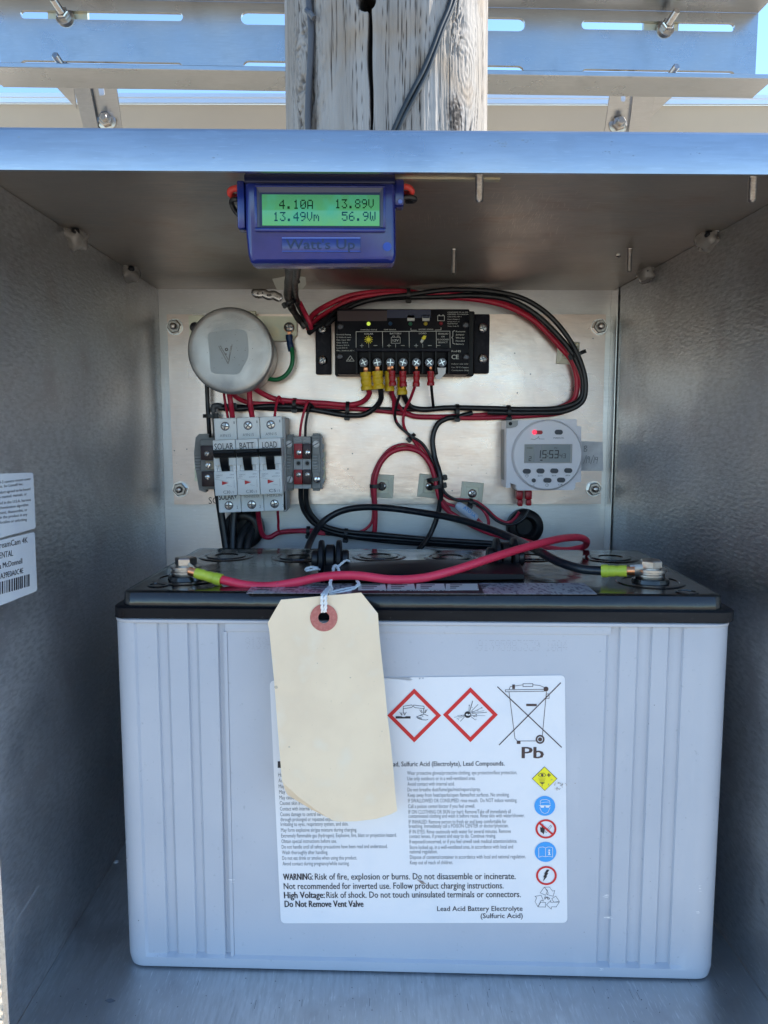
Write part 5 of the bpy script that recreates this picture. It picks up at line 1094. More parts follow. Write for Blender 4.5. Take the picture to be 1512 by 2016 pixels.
# corrosion pictogram
wl_('ink', [(204, 302), (268, 292), (274, 303), (265, 311), (204, 320)], 1.0, True); wl_('ink', [(281, 293), (358, 302), (360, 320), (290, 312), (280, 302)], 1.0, True)
pr.poly('ink', [(W(147), H(376)), (W(190), H(376)), (W(200), H(381)), (W(216), H(381)), (W(222), H(376)), (W(258), H(376)), (W(258), H(393)), (W(147), H(393))])
for x in (204, 356): pr.line('ink', [(W(x), H(318)), (W(x), H(342))], 1.2); pr.poly('ink', [(W(x - 4), H(352)), (W(x), H(338)), (W(x + 4), H(352)), (W(x), H(360))])
for a, c_, d, e_ in ((178, 346, 192, 368), (190, 350, 196, 368), (226, 346, 214, 368), (214, 350, 210, 366), (326, 328, 340, 350), (338, 328, 346, 350), (382, 325, 368, 350), (370, 328, 364, 350)): wl_('ink', [(a, c_), (d, e_)], 1.0)
wl_('ink', [(388, 372), (360, 362), (340, 364), (325, 372), (304, 380), (310, 390), (322, 396), (345, 402), (372, 404), (388, 400)], 1.0); wl_('ink', [(322, 372), (345, 372), (352, 378)], .9); wl_('ink', [(310, 384), (340, 388)], .8); wl_('ink', [(318, 391), (342, 395)], .8)
# exploding bomb pictogram
bu, bv = W(683), H(364); pr.disc('ink', bu, bv, 6.6, n=20); pr.poly('label', [(bu - 4, bv - 1), (bu - 1, bv - 2), (bu + 1, bv), (bu + 5, bv - 2), (bu + 5, bv + 1), (bu, bv + 2), (bu - 3, bv + 1)], .0001)
for a, c_, d, e_, w_ in ((697, 340, 720, 262, 1.2), (704, 345, 760, 288, .9), (710, 350, 786, 314, .8), (714, 356, 826, 346, .9), (712, 352, 806, 334, .5), (706, 370, 814, 372, .5), (704, 376, 740, 404, .8), (660, 380, 628, 414, .9), (664, 370, 582, 384, .6), (662, 374, 600, 396, .5), (690, 340, 696, 290, .6), (708, 366, 752, 380, .8), (660, 366, 606, 370, .5)): wl_('ink', [(a, c_), (d, e_)], w_)
for x, y, r_ in ((695, 296, 1.3), (788, 314, 1.6), (758, 335, 1.0), (716, 312, 1.0), (747, 366, 1.8), (614, 402, 1.1), (636, 372, 1.0), (745, 398, 1.0), (720, 342, 1.2), (730, 380, 1.4)): pr.poly('ink', [(W(x) - r_ * 1.3, H(y)), (W(x), H(y) - r_), (W(x) + r_, H(y) + r_ * .5)])
# crossed-out bin
wl_('brown_ink', [(905, 158), (1380, 606)], 2.0); wl_('brown_ink', [(1374, 128), (918, 588)], 2.0)
wl_('brown_ink', [(990, 196), (1034, 540), (1052, 560), (1190, 560)], 1.1); wl_('brown_ink', [(1268, 196), (1238, 520)], 1.1); wl_('brown_ink', [(962, 180), (1250, 176), (1252, 190), (964, 194)], 1.1, True); wl_('brown_ink', [(990, 180), (1000, 155), (1040, 150), (1090, 143)], 1.0); wl_('brown_ink', [(1168, 142), (1220, 148), (1262, 165)], 1.0)
wl_('brown_ink', [(1094, 135), (1167, 134), (1167, 155), (1094, 156)], 1.1, True); pr.rect('brown_ink', W(1014), H(140), W(1034), H(174)); pr.disc('brown_ink', W(1265), H(174), 4.8); pr.rect('brown_ink', W(1118), H(284), W(1196), H(301)); wl_('brown_ink', [(1268, 210), (1288, 210), (1288, 244), (1266, 244)], .9, True)
pr.rect('brown_ink', W(1048), H(560), W(1075), H(582)); pr.ring('brown_ink', W(1221), H(548), 5.6, 8.8); pr.disc('brown_ink', W(1221), H(548), 4.0)
pr.text('brown_ink', 'Pb', W(1087), H(688), W(1246), H(688), 22, .035)
# text
pr.rect('ink', 547, 1498, 700, 1511); pr.text('ink', 'Lead, Sulfuric Acid (Electrolyte), Lead Compounds.', 764, 1508.2, 993, 1506.5, 9.2, .012)
def tl_(s_, u0, u1, v, h=7.4, b_=0): pr.text('grey_ink', s_, u0, v, u1, v - (u1 - u0) * .006, h, b_)
w_full = lambda s_: len(s_) * 3.62
left = [('Harmful if swallowed or inhaled.', 548, 0, 1528), ('Acute toxicity, category 4.', 548.5, 0, 1539.5), ('May damage fertility or the unborn child.', 549, 0, 1551), ('May cause cancer if inhaled.', 550, 0, 1562), ('May cause harm to breast-fed children.', 550.5, 0, 1573), ('Causes skin irritation, eye damage.', 551, 0, 1584), ('Contact with internal components may burn.', 551.5, 0, 1595), ('Causes damage to central nervous system', 552, 0, 1606), ('through prolonged or repeated exposure.', 552.5, 0, 1616),
        ('Irritating to eyes, respiratory system, and skin.', 553, 686, 1625.5), ('May form explosive air/gas mixture during charging.', 553.5, 703, 1637), ('Extremely flammable gas (hydrogen). Explosive, fire, blast or projection hazard.', 554, 781, 1648), ('Obtain special instructions before use.', 554.5, 663, 1659), ('Do not handle until all safety precautions have been read and understood.', 555, 763, 1670), ('Wash thoroughly after handling.', 555.5, 646, 1681), ('Do not eat drink or smoke when using this product.', 556, 703, 1692), ('Avoid contact during pregnancy/while nursing.', 556.5, 688, 1703)]
for s_, u0, u1, v in left: tl_(s_, u0, u1 or u0 + len(s_) * 2.95, v)
C4 = lambda x: 780 + x / 4.32
D4 = lambda y: 1490 + y / 4.32
for s_, x0, x1, y in [('Wear protective gloves/protective clothing, eye protection/face protection.', 93, 1027, 150), ('Use only outdoors or in a well-ventilated area.', 94, 674, 197), ('Avoid contact with internal acid.', 96, 496, 243), ('Do not breathe dust/fume/gas/mist/vapors/spray.', 97, 718, 291), ('Keep away from heat/sparks/open flames/hot surfaces. No smoking.', 99, 962, 338), ('IF SWALLOWED OR CONSUMED: rinse mouth.  Do NOT induce vomiting.', 101, 1028, 386), ('Call a poison center/doctor if you feel unwell.', 102, 670, 433), ('IF ON CLOTHING OR SKIN (or hair): Remove/Take off immediately all', 104, 974, 481), ('contaminated clothing and wash it before reuse. Rinse skin with water/shower.', 105, 1092, 516), ('IF INHALED: Remove person to fresh air and keep comfortable for', 107, 937, 565), ('breathing. Immediately call a POISON CENTER or doctor/physician.', 108, 954, 601), ('IF IN EYES: Rinse cautiously with water for several minutes. Remove', 110, 974, 649), ('contact lenses, if present and easy to do. Continue rinsing.', 111, 847, 687), ('If exposed/concerned, or if you feel unwell seek medical attention/advice.', 113, 1028, 733), ('Store locked up, in a well-ventilated area, in accordance with local and', 114, 993, 781), ('national regulation.', 115, 352, 818), ('Dispose of contents/container in accordance with local and national regulation.', 117, 1101, 865), ('Keep out of reach of children.', 118, 482, 911)]:
    tl_(s_, C4(x0), C4(x1), D4(y))
K = lambda x: 540 + x / 2.563
Q = lambda y: 1690 + y / 2.563
for s_, x0, x1, y0, y1, h in [('WARNING:', 47, 195, 107, 105, 12.5), ('High Voltage:', 51, 255, 199, 197, 12.5), ('Do Not Remove Vent Valve', 54, 450, 243, 242, 12.5)]: pr.text('ink', s_, K(x0), Q(y0), K(x1), Q(y1), h, .03)
for s_, x0, x1, y0, y1, h, bo in [('Risk of fire, explosion or burns. Do not disassemble or incinerate.', 206, 1217, 105, 102, 12.2, .012), ('Not recommended for inverted use. Follow product charging instructions.', 49, 1156, 153, 149, 12.2, .012), ('Risk of shock. Do not touch uninsulated terminals or connectors.', 264, 1243, 197, 193, 12.2, .012), ('Lead Acid Battery Electrolyte', 822, 1252, 263, 262, 9.5, .012), ('(Sulfuric Acid)', 1041, 1253, 299, 298, 9.5, .012)]: pr.text('ink', s_, K(x0), Q(y0), K(x1), Q(y1), h, bo)
# pictogram column
X5 = lambda x: 1040 + x / 6.3
Y5 = lambda y: 1500 + y / 6.3
def pl5(ink, pts, w_, closed=False, l=.0001): pr.line(ink, [(X5(a), Y5(c_)) for a, c_ in pts], w_, l, closed)
pr.poly('ink', [(X5(200), Y5(52)), (X5(359), Y5(203)), (X5(203), Y5(355)), (X5(44), Y5(203))]); pr.poly('yellow_ink', [(X5(200), Y5(59)), (X5(350), Y5(203)), (X5(203), Y5(347)), (X5(52), Y5(203))], .0001)
pl5('brown_ink', [(122, 160), (145, 137), (190, 132), (218, 158), (195, 177), (150, 180)], .9, True, .0002); pr.disc('brown_ink', X5(170), Y5(157), 2.6, .0002); pr.rect('brown_ink', X5(246), Y5(134), X5(260), Y5(180), .0002); pr.rect('brown_ink', X5(231), Y5(150), X5(277), Y5(163), .0002)
for k in range(6): pl5('brown_ink', [(128 + k * 16, 190), (146 + k * 9, 245)], .35, l=.0002)
pr.poly('brown_ink', [(X5(138), Y5(248)), (X5(206), Y5(248)), (X5(180), Y5(265)), (X5(160), Y5(265))], .0002); pl5('brown_ink', [(170, 262), (170, 294)], 1, l=.0002)
pr.disc('blue_ink', X5(203), Y5(540), 20.5, .0001, 36, .95)
pl5('white_ink', [(150, 520), (145, 480), (165, 462), (220, 458), (262, 475), (268, 520)], .8, l=.0002); pl5('white_ink', [(158, 500), (200, 492), (250, 490)], .7, l=.0002); pl5('white_ink', [(140, 560), (160, 610), (200, 634), (240, 620), (268, 560)], .8, l=.0002)
pl5('white_ink', [(132, 533), (275, 533)], .9, l=.0002); pr.poly('white_ink', [(X5(143), Y5(535)), (X5(200), Y5(535)), (X5(192), Y5(560)), (X5(155), Y5(560))], .0002); pr.poly('white_ink', [(X5(208), Y5(535)), (X5(266), Y5(535)), (X5(254), Y5(560)), (X5(216), Y5(560))], .0002)
pr.ring('red_ink', X5(217), Y5(825), 16.6, 20.6, .0001, 36, .92)
pr.poly('ink', [(X5(x), Y5(y)) for x, y in [(150, 860), (145, 800), (165, 812), (160, 780), (182, 765), (185, 800), (205, 825), (196, 872), (184, 896), (176, 876)]], .0001); pl5('ink', [(205, 862), (276, 778), (288, 795), (222, 872)], .6, True, .0001)
pr.poly('red_ink', [(X5(130), Y5(762)), (X5(148), Y5(745)), (X5(305), Y5(880)), (X5(290), Y5(898))], .0002)
pr.disc('blue_ink', X5(212), Y5(1110), 21.2, .0001, 36, .93); pl5('white_ink', [(128, 1060), (140, 1050), (180, 1047), (212, 1058), (245, 1046), (285, 1050), (300, 1058), (300, 1172), (250, 1160), (212, 1168), (170, 1160), (128, 1174)], .9, True, .0002); pl5('white_ink', [(212, 1058), (212, 1168)], .8, l=.0002)
pr.disc('white_ink', X5(258), Y5(1088), 1.8, .0002, 12); pr.poly('white_ink', [(X5(x), Y5(y)) for x, y in [(240, 1105), (266, 1105), (266, 1136), (274, 1136), (274, 1144), (242, 1144), (242, 1136), (250, 1136), (250, 1113), (240, 1113)]], .0002)
pr.ring('red_ink', X5(223), Y5(1403), 16.4, 20.4, .0001, 36, .92); pr.poly('ink', [(X5(x), Y5(y)) for x, y in [(228, 1330), (262, 1330), (232, 1372), (246, 1372), (222, 1412), (234, 1412), (178, 1478), (198, 1422), (184, 1424), (204, 1380), (194, 1382)]], .0001)
for pts in ([(146, 1618), (196, 1548), (238, 1590), (214, 1648)], [(200, 1547), (262, 1546), (298, 1596), (326, 1590), (308, 1660), (232, 1640), (246, 1620)], [(82, 1662), (158, 1648), (188, 1720), (160, 1708), (118, 1790), (82, 1726), (104, 1678)], [(118, 1792), (212, 1794), (212, 1736), (152, 1734)], [(290, 1690), (340, 1658), (384, 1726), (316, 1734)], [(384, 1732), (344, 1792), (286, 1792), (284, 1820), (224, 1766), (278, 1712), (276, 1736)]): pl5('ink', pts, .7, True, 0)
pr.text('ink', 'Pb', X5(202), Y5(1700), X5(264), Y5(1700), 5.6, .02)
# scuff on the label
for k in range(26):
    x = random.gauss(1098, 9); y = random.gauss(1543, 5)
    pr.poly('stain', [(x, y), (x + random.uniform(1, 4), y - random.uniform(0, 2)), (x + random.uniform(0, 3), y + random.uniform(1, 3))], .00012 + k * .000004)
pr.poly('stain', [(820, 1730), (832, 1733), (840, 1740), (830, 1739)], .0001)
pr.build(fl, {'ink': 'lettering', 'brown_ink': 'bin_symbol', 'red_ink': 'warning_symbol', 'blue_ink': 'round_symbol', 'yellow_ink': 'yellow_symbol', 'white_ink': 'symbol_detail', 'grey_ink': 'fine_print', 'stain': 'scuff_marks', 'label': 'symbol_detail'})
# dot-matrix codes printed on the case
pr = Print(Plane(BO + BYd * .0016, BX, BZ), .0001)
random.seed(11)
def dotcode(x0, x1, y, txt):
    cw = (x1 - x0) / len(txt)
    for i, ch in enumerate(txt):
        if ch == ' ': continue
        g_ = FONT.get(ch) or FONT[random.choice('0389A56')]
        for r_, row in enumerate(g_):
            for c_, bit in enumerate(row):
                if bit == '1' and random.random() < .85: pr.disc('case_ink', x0 + i * cw + c_ * cw / 6, y + r_ * 3.3 + (x0 + i * cw) * .004, .62, 0, 6)
M['case_ink'] = mat('faded_code_ink', (.30, .30, .34), .5)
dotcode(942, 1120, 1257, '9139G0EPC2E 1024'); pr.build(bat, {'case_ink': 'date_code'}); dotcode(484, 560, 1254, '9139G05')
pr.build(bat, {'case_ink': 'date_code'})
# scuffs and specks on the case
pr = Print(BF, .00015); 
for x, y, w_, h_ in ((456, 1732, 7, 10), (1194, 1764, 8, 7), (1197, 1806, 9, 2), (1184, 1908, 5, 4), (1378, 1750, 3, 14), (1374, 1795, 4, 6)):
    for k in range(7): 
        yy = y + random.uniform(-h_ / 2, h_ / 2); pr.line('white_ink', [(x - w_ * random.random(), yy), (x + w_ * random.random(), yy + random.uniform(-1, 1))], .5, k * .000003)
for x, y in ((250, 1690), (273, 1812), (310, 1882), (1277, 1425), (1288, 1388), (1350, 1610), (1150, 1835), (1162, 1690), (1124, 1866), (700, 1880), (900, 1870), (1280, 1735)): pr.disc('grey_ink', x, y, random.uniform(.6, 1.2), 0, 7)
pr.build(bat, {'white_ink': 'scratches', 'grey_ink': 'specks'})
# ================================================================== battery cables
def bcable(pts, r, m, crimp, label, ring_uv):
    t_ = thing('battery_cable', pts[0], label, 'cable')
    b = NB(); tube(b, pts, r, seg=16, n=14); obj('insulation', b, M[m], t_, smooth=80)
    a, c_ = crimp; d = (c_ - a)
    b = NB(); tube(b, [a, a.lerp(c_, .25), a.lerp(c_, .5), a.lerp(c_, .75), c_], r * 1.22, seg=18, n=6, rfun=lambda s: 1.0 if s < .3 else .93 if s < .5 else 1.0 if s < .72 else 1.12); obj('crimp_sleeve', b, M['lime'], t_, smooth=70)
    b = NB(); e_ = a - d.normalized() * .0045; tube(b, [a + d * .1, a, e_], .0026, seg=10, n=3, flat=.8); obj('copper_end', b, M['copper'], t_)
    b = NB(); cc = PZ(*ring_uv, ZT); lathe(b, (cc.x, cc.y, ZT + .0078), [(.0035, -.0005), (.0092, -.0005), (.0092, .0006), (.0035, .0006)], 'Z', 28)
    tube(b, [e_ + d.normalized() * .003, Vector((cc.x, cc.y, ZT + .0078))], .0036, seg=8, n=2, flat=.25); obj('ring_lug', b, M['bolt_steel'], t_)
rt0 = PZ(367, 1140, ZT).y; rt1 = PZ(1280, 1146, ZT).y
def B_(u, v, Y): return P(u, v, Y)
rc = [B_(425, 1138, .445), (448, 1144, .442), (485, 1152, .440), (530, 1154, .439), (580, 1147, .439), (640, 1135, .440), (700, 1133, .441), (770, 1141, .442), (830, 1138, .445), (890, 1124, .452), (960, 1101, .465), (1020, 1082, .480), (1075, 1067, .50), (1115, 1059, .53), (1145, 1059, .555), (1155, 1067, .575), (1148, 1077, .59), (1120, 1083, .60), (1080, 1079, .625), (1040, 1068, .66), (1006, 1058, .69)]
rc = [rc[0]] + [B_(*q) for q in rc[1:]]
bcable(rc, .0026, 'pink_wire', (B_(386, 1128, .447), B_(436, 1142, .443)), 'thick bright red battery cable running from the left terminal across the lid', (367, 1140))
bc = [B_(1190, 1124, .448), (1150, 1121, .455), (1105, 1108, .47), (1060, 1085, .50), (1010, 1060, .545), (960, 1040, .575), (900, 1022, .60), (830, 1009, .625), (760, 1000, .64), (710, 999, .65), (670, 1007, .655), (640, 1024, .655), (622, 1045, .645), (610, 1068, .63), (602, 1092, .61)]
bc = [bc[0]] + [B_(*q) for q in bc[1:]]
bcable(bc, .0028, 'black_cable', (B_(1234, 1124, .444), B_(1184, 1124, .449)), 'thick black battery cable arching from the right terminal behind the handle', (1280, 1146))
# ================================================================== manila tag and its string
tg = thing('manila_tag', P(640, 1216, .404), 'blank cream card tag with a clipped top hanging by white string', 'tag')
TY = lambda z: .404
tc0 = P(640, 1216, .404)
tagp = front(.404)
mainp = [(553, 1181), (711, 1167), (744, 1208), (747, 1250), (752, 1300), (757, 1345), (763, 1410), (769, 1460), (774, 1510), (778, 1560), (782, 1597), (770, 1603), (740, 1611), (700, 1614), (665, 1613.5), (655, 1611), (620, 1588), (590, 1566), (560, 1540), (556, 1536), (552, 1490), (547, 1430), (540, 1340), (534, 1280), (530, 1240), (527, 1226)]
flap = [(557, 1537), (590, 1565), (620, 1587), (656, 1611), (612, 1596), (566, 1569), (561, 1560)]
def tagy(u, v):  # gentle bow; bottom swings toward the viewer
    s = (v - 1216) / 400.0
    return .404 - .0035 * s + .0030 * math.sin(max(0, s) * 3.0) * .4 + .0015 * ((u - 640) / 110) ** 2 * s + (.0025 if v > 1560 else 0) * ((v - 1560) / 50)
b = NB()
outer = [b.verts.new(P(u, v, .404)) for u, v in mainp]; e1 = [b.edges.new((outer[i], outer[(i + 1) % len(outer)])) for i in range(len(outer))]
hole = [(637.5 + 11.3 * math.cos(2 * math.pi * k / 24), 1216 + 11 * math.sin(2 * math.pi * k / 24)) for k in range(24)]
hv = [b.verts.new(P(u, v, .404)) for u, v in hole]; e2 = [b.edges.new((hv[i], hv[(i + 1) % 24])) for i in range(24)]
bmesh.ops.triangle_fill(b, use_beauty=True, edges=e1 + e2)
for v in list(range(1240, 1610, 26)):
    q = P(640, v, .404); bmesh.ops.bisect_plane(b, geom=list(b.verts) + list(b.edges) + list(b.faces), plane_co=q, plane_no=(0, 0, 1))
for x in (560, 600, 680, 720):
    q = P(x, 1400, .404); bmesh.ops.bisect_plane(b, geom=list(b.verts) + list(b.edges) + list(b.faces), plane_co=q, plane_no=(1, 0, 0))
def bowtag(bm, dy=0):
    for v in bm.verts:
        s = (tc0.z - v.co.z) / .11; xx = (v.co.x - tc0.x) / .03
        y = .404 - .0030 * s + .0012 * xx * xx * max(0, s) + .004 * max(0, s - .85) * (1 + xx)
        k = y / v.co.y; v.co = Vector((v.co.x, y + dy, v.co.z))
bowtag(b)
ex = bmesh.ops.extrude_face_region(b, geom=list(b.faces)); bmesh.ops.translate(b, verts=[g_ for g_ in ex['geom'] if isinstance(g_, bmesh.types.BMVert)], vec=(0, .0003, 0)); bmesh.ops.recalc_face_normals(b, faces=b.faces)
obj('card', b, M['manila'], tg, smooth=30)
b = NB(); fv = [b.verts.new(P(u, v, .404)) for u, v in flap]; bowtag(b)
for i in (4, 5, 6): fv[i].co.y += .0040
for i in (0, 1, 2, 3): fv[i].co.y += .0001
f = b.faces.new(fv); bmesh.ops.triangulate(b, faces=[f]); ex = bmesh.ops.extrude_face_region(b, geom=list(b.faces)); bmesh.ops.translate(b, verts=[g_ for g_ in ex['geom'] if isinstance(g_, bmesh.types.BMVert)], vec=(0, .0003, 0)); bmesh.ops.recalc_face_normals(b, faces=b.faces)
obj('bent_corner', b, M['manila'], tg, smooth=30)
pr = Print(front(.4039), .0002); pr.ring('ring_card', 637.5, 1216, 11.2, 27, 0, 40); o = pr.build(tg, {'ring_card': 'reinforcing_ring'})
pr = Print(front(.4022), .0)
b = NB(); random.seed(17)
for x, y, l in [(544, 1352, 4), (625, 1305, 1.6), (690, 1333, 1.6), (570, 1468, 2), (615, 1425, 1), (752, 1438, 1.4)] + [(random.uniform(560, 735), random.uniform(1260, 1570), random.uniform(.3, .8)) for _ in range(26)]:
    try: b.faces.new([b.verts.new(P(x + l * math.cos(a) * random.uniform(.5, 1.2), y + .8 * l * math.sin(a), .404)) for a in (0, 1, 2, 3, 4, 5)])
    except ValueError: pass
bowtag(b, -.00012); o_ = obj('smudges', b, M['tag_speck'], tg, smooth=None); o_['kind'] = 'stuff'
b = NB()
def st(pts, r=3.4): 
    q = [P(u, v, y) for u, v, y in pts]; path = spline(q, 10)
    for ph in (0, math.pi):
        pp = []
        for i, p in enumerate(path):
            a = i * .55 + ph; pp.append(p + Vector((math.cos(a), math.sin(a), 0)) * .00042)
        tube(b, pp, .00062, seg=7, raw=True)
st([(635, 1205, .4030), (634, 1190, .4022), (634, 1174, .4030), (640, 1164, .412), (648, 1156, .425)]); st([(640, 1205, .4030), (641, 1190, .4022), (641, 1174, .4030), (645, 1164, .412), (651, 1156, .425)])
st([(650, 1172, .418), (653, 1160, .426), (650, 1150, .432), (652, 1140, .440), (656, 1126, .452), (657, 1116, .462), (661, 1113, .466), (666, 1120, .462), (668, 1130, .455)])
st([(645, 1168, .420), (662, 1163, .424), (680, 1159, .430), (700, 1155, .434), (706, 1148, .438), (702, 1143, .442)]); st([(650, 1170, .418), (672, 1166, .422), (694, 1160, .428), (707, 1151, .435)])
st([(663, 1118, .464), (672, 1110, .470), (682, 1103, .476), (687, 1105, .478)]); st([(628, 1121, .470), (615, 1117, .474), (604, 1119, .476), (602, 1122, .476)])
st([(604, 1124, .473), (614, 1122, .472), (627, 1120, .470)]); st([(606, 1121, .474), (612, 1116, .476), (626, 1118, .474)])
obj('string', b, M['string'], tg, smooth=80)
# ================================================================== wooden pole behind the box
def make_pole():
    PCY, PR = .842, .1035; pcx = P(760, 150, PCY).x
    zs = list(np.linspace(-1.5, .10, 12)) + list(np.arange(.13, .26, .01)) + list(np.arange(.26, .56, .0009)) + list(np.arange(.56, .70, .01)) + [1.0, 2.0, 3.2]
    zs = np.array(zs); nf = 520; nb = 40
    ths = np.concatenate([np.linspace(-100, 100, nf), np.linspace(100, 260, nb + 1)[1:-1]])   # 0 = facing camera (-Y), + = +X
    T, Z = np.meshgrid(np.radians(ths), zs)
    def vn(x, y, seed, per=None):     # value noise
        rs = np.random.RandomState(seed); tb = rs.rand(512); xi = np.floor(x).astype(int); yi = np.floor(y).astype(int); fx = x - xi; fy = y - yi; fx = fx * fx * (3 - 2 * fx); fy = fy * fy * (3 - 2 * fy)
        h = lambda a, c: tb[(a * 157 + c * 311 + (a * c) % 97) % 512]
        return (h(xi, yi) * (1 - fx) + h(xi + 1, yi) * fx) * (1 - fy) + (h(xi, yi + 1) * (1 - fx) + h(xi + 1, yi + 1) * fx) * fy
    S = T * PR     # arc length
    # knots bend the grain
    kn = []
    for (u, v, rs_) in ((918, 128, .020), (893, 232, .0085), (585, 110, .014)):
        q = P(u, v, PCY - .085); sx_ = max(-.97, min(.97, (q.x - pcx) / PR)); kn.append((math.asin(sx_) * PR, q.z, rs_))
    warp = np.zeros_like(S); kd = []
    for (s0, z0, r0) in kn:
        ds, dz = (S - s0) / r0, (Z - z0) / (r0 * 2.1); d = np.sqrt(ds * ds + dz * dz); kd.append(d)
        warp += np.sign(ds) * r0 * .7 * np.exp(-d * d * .5) * np.minimum(1, np.abs(ds) * 2)
    SG = S - warp
    g1 = vn(SG * 900, Z * 14 + 40, 1); g2 = vn(SG * 2600, Z * 40 + 7, 2); g3 = vn(SG * 260, Z * 5 + 3, 3)
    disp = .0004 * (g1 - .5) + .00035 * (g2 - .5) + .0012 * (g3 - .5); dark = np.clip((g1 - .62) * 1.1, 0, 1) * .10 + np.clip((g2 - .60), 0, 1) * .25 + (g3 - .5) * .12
    # fine checks (drying cracks)
    rs = np.random.RandomState(9)
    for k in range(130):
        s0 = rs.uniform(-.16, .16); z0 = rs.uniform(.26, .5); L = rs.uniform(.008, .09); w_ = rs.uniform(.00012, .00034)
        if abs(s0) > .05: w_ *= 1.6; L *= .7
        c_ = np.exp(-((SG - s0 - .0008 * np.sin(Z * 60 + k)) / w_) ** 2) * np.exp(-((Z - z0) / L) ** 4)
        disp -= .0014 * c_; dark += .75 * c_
    # torn rough zones at both sides
    for (u, v, a_, c2) in ((600, 90, .022, .09), (895, 60, .012, .03), (585, 150, .012, .06)):
        q = P(u, v, PCY - .08); s0 = math.asin(max(-.97, min(.97, (q.x - pcx) / PR))) * PR
        m_ = np.exp(-(((S - s0) / a_) ** 2 + ((Z - q.z) / c2) ** 2)); t_ = vn(SG * 420, Z * 80, 5) * .5 + vn(SG * 1300, Z * 260, 6) * .5; t2 = np.clip(t_ - .5, 0, 1) * 2
        disp -= .0045 * m_ * t2; dark += .7 * m_ * np.clip(t_ - .56, 0, 1) * 2
    # rings of the knots
    for (s0, z0, r0), d in zip(kn, kd):
        m_ = np.clip(1.5 - d, 0, 1); rg = .5 + .5 * np.sin(d * 34 + 2 * vn(S * 200, Z * 200, 8)); disp += m_ * (.0012 * np.exp(-d * d) + .0003 * rg); dark += m_ * .22 * (rg - .35)
        if r0 < .010: dark += np.exp(-(d * 1.1) ** 2) * 1.9 * vn(S * 500, Z * 500, 12)
    # the main drying crack with the hole above it
    qc = P(729, 150, PCY - .1); s0 = math.asin((qc.x - pcx) / PR) * PR; zt = P(722, 15, PCY - .1).z
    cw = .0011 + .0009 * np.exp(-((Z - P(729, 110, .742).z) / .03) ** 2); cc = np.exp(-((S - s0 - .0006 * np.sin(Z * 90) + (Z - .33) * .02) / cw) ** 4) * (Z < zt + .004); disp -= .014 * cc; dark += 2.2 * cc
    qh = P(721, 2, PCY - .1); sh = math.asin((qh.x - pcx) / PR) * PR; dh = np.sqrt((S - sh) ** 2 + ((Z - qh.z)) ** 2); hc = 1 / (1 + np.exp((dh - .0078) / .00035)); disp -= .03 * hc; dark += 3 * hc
    # left groove in which the old cable lies
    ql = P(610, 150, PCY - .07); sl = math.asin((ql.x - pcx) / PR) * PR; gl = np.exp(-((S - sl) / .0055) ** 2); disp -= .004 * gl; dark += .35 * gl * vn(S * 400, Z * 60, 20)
    RR = PR + disp + .0025 * np.sin(Z * 7) * np.sin(T * 2)
    Xc = pcx + RR * np.sin(T); Yc = PCY - RR * np.cos(T)
    ny, nx = T.shape; co = np.stack([Xc, Yc, Z], -1).reshape(-1, 3)
    idx = np.arange(ny * nx).reshape(ny, nx); a = idx[:-1]; c = idx[1:]
    F4 = np.stack([a, np.roll(a, -1, 1), np.roll(c, -1, 1), c], -1).reshape(-1, 4)
    base = np.array([pcx, PCY, -1.35]); me = bpy.data.meshes.new('pole'); me.vertices.add(len(co)); me.vertices.foreach_set('co', (co - base).astype(np.float32).ravel())
    me.loops.add(len(F4) * 4); me.loops.foreach_set('vertex_index', F4.astype(np.int32).ravel()); me.polygons.add(len(F4)); me.polygons.foreach_set('loop_start', np.arange(0, len(F4) * 4, 4, dtype=np.int32)); me.update(calc_edges=True)
    at = me.attributes.new('grain', 'FLOAT', 'POINT'); at.data.foreach_set('value', np.clip(dark, 0, 2).astype(np.float32).ravel())  # grain tone with depth darkening of cracks, groove and hole painted in
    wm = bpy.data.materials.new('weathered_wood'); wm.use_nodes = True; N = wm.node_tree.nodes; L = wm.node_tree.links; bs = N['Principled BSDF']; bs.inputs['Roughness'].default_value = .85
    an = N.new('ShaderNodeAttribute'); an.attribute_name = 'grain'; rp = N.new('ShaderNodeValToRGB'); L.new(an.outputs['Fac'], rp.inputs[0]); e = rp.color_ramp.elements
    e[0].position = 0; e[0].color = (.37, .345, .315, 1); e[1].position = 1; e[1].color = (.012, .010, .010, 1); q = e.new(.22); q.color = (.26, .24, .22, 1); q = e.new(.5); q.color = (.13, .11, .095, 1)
    tc = N.new('ShaderNodeTexCoord'); mp = N.new('ShaderNodeMapping'); mp.inputs['Scale'].default_value = (1, 1, .12); nz = N.new('ShaderNodeTexNoise'); nz.inputs['Scale'].default_value = 45; nz.inputs['Detail'].default_value = 8
    L.new(tc.outputs['Object'], mp.inputs[0]); L.new(mp.outputs[0], nz.inputs[0]); mx = N.new('ShaderNodeMix'); mx.data_type = 'RGBA'; mx.blend_type = 'MULTIPLY'; mx.inputs[0].default_value = .8
    r2 = N.new('ShaderNodeValToRGB'); r2.color_ramp.elements[0].position = .3; r2.color_ramp.elements[0].color = (.66, .60, .54, 1); r2.color_ramp.elements[1].position = .7; r2.color_ramp.elements[1].color = (1.05, 1.05, 1.08, 1)
    L.new(nz.outputs[0], r2.inputs[0]); L.new(rp.outputs[0], mx.inputs[6]); L.new(r2.outputs[0], mx.inputs[7]); n3 = N.new('ShaderNodeTexNoise'); n3.inputs['Scale'].default_value = 16; n3.inputs['Detail'].default_value = 6; n3.inputs['Distortion'].default_value = .6; L.new(tc.outputs['Object'], n3.inputs[0])
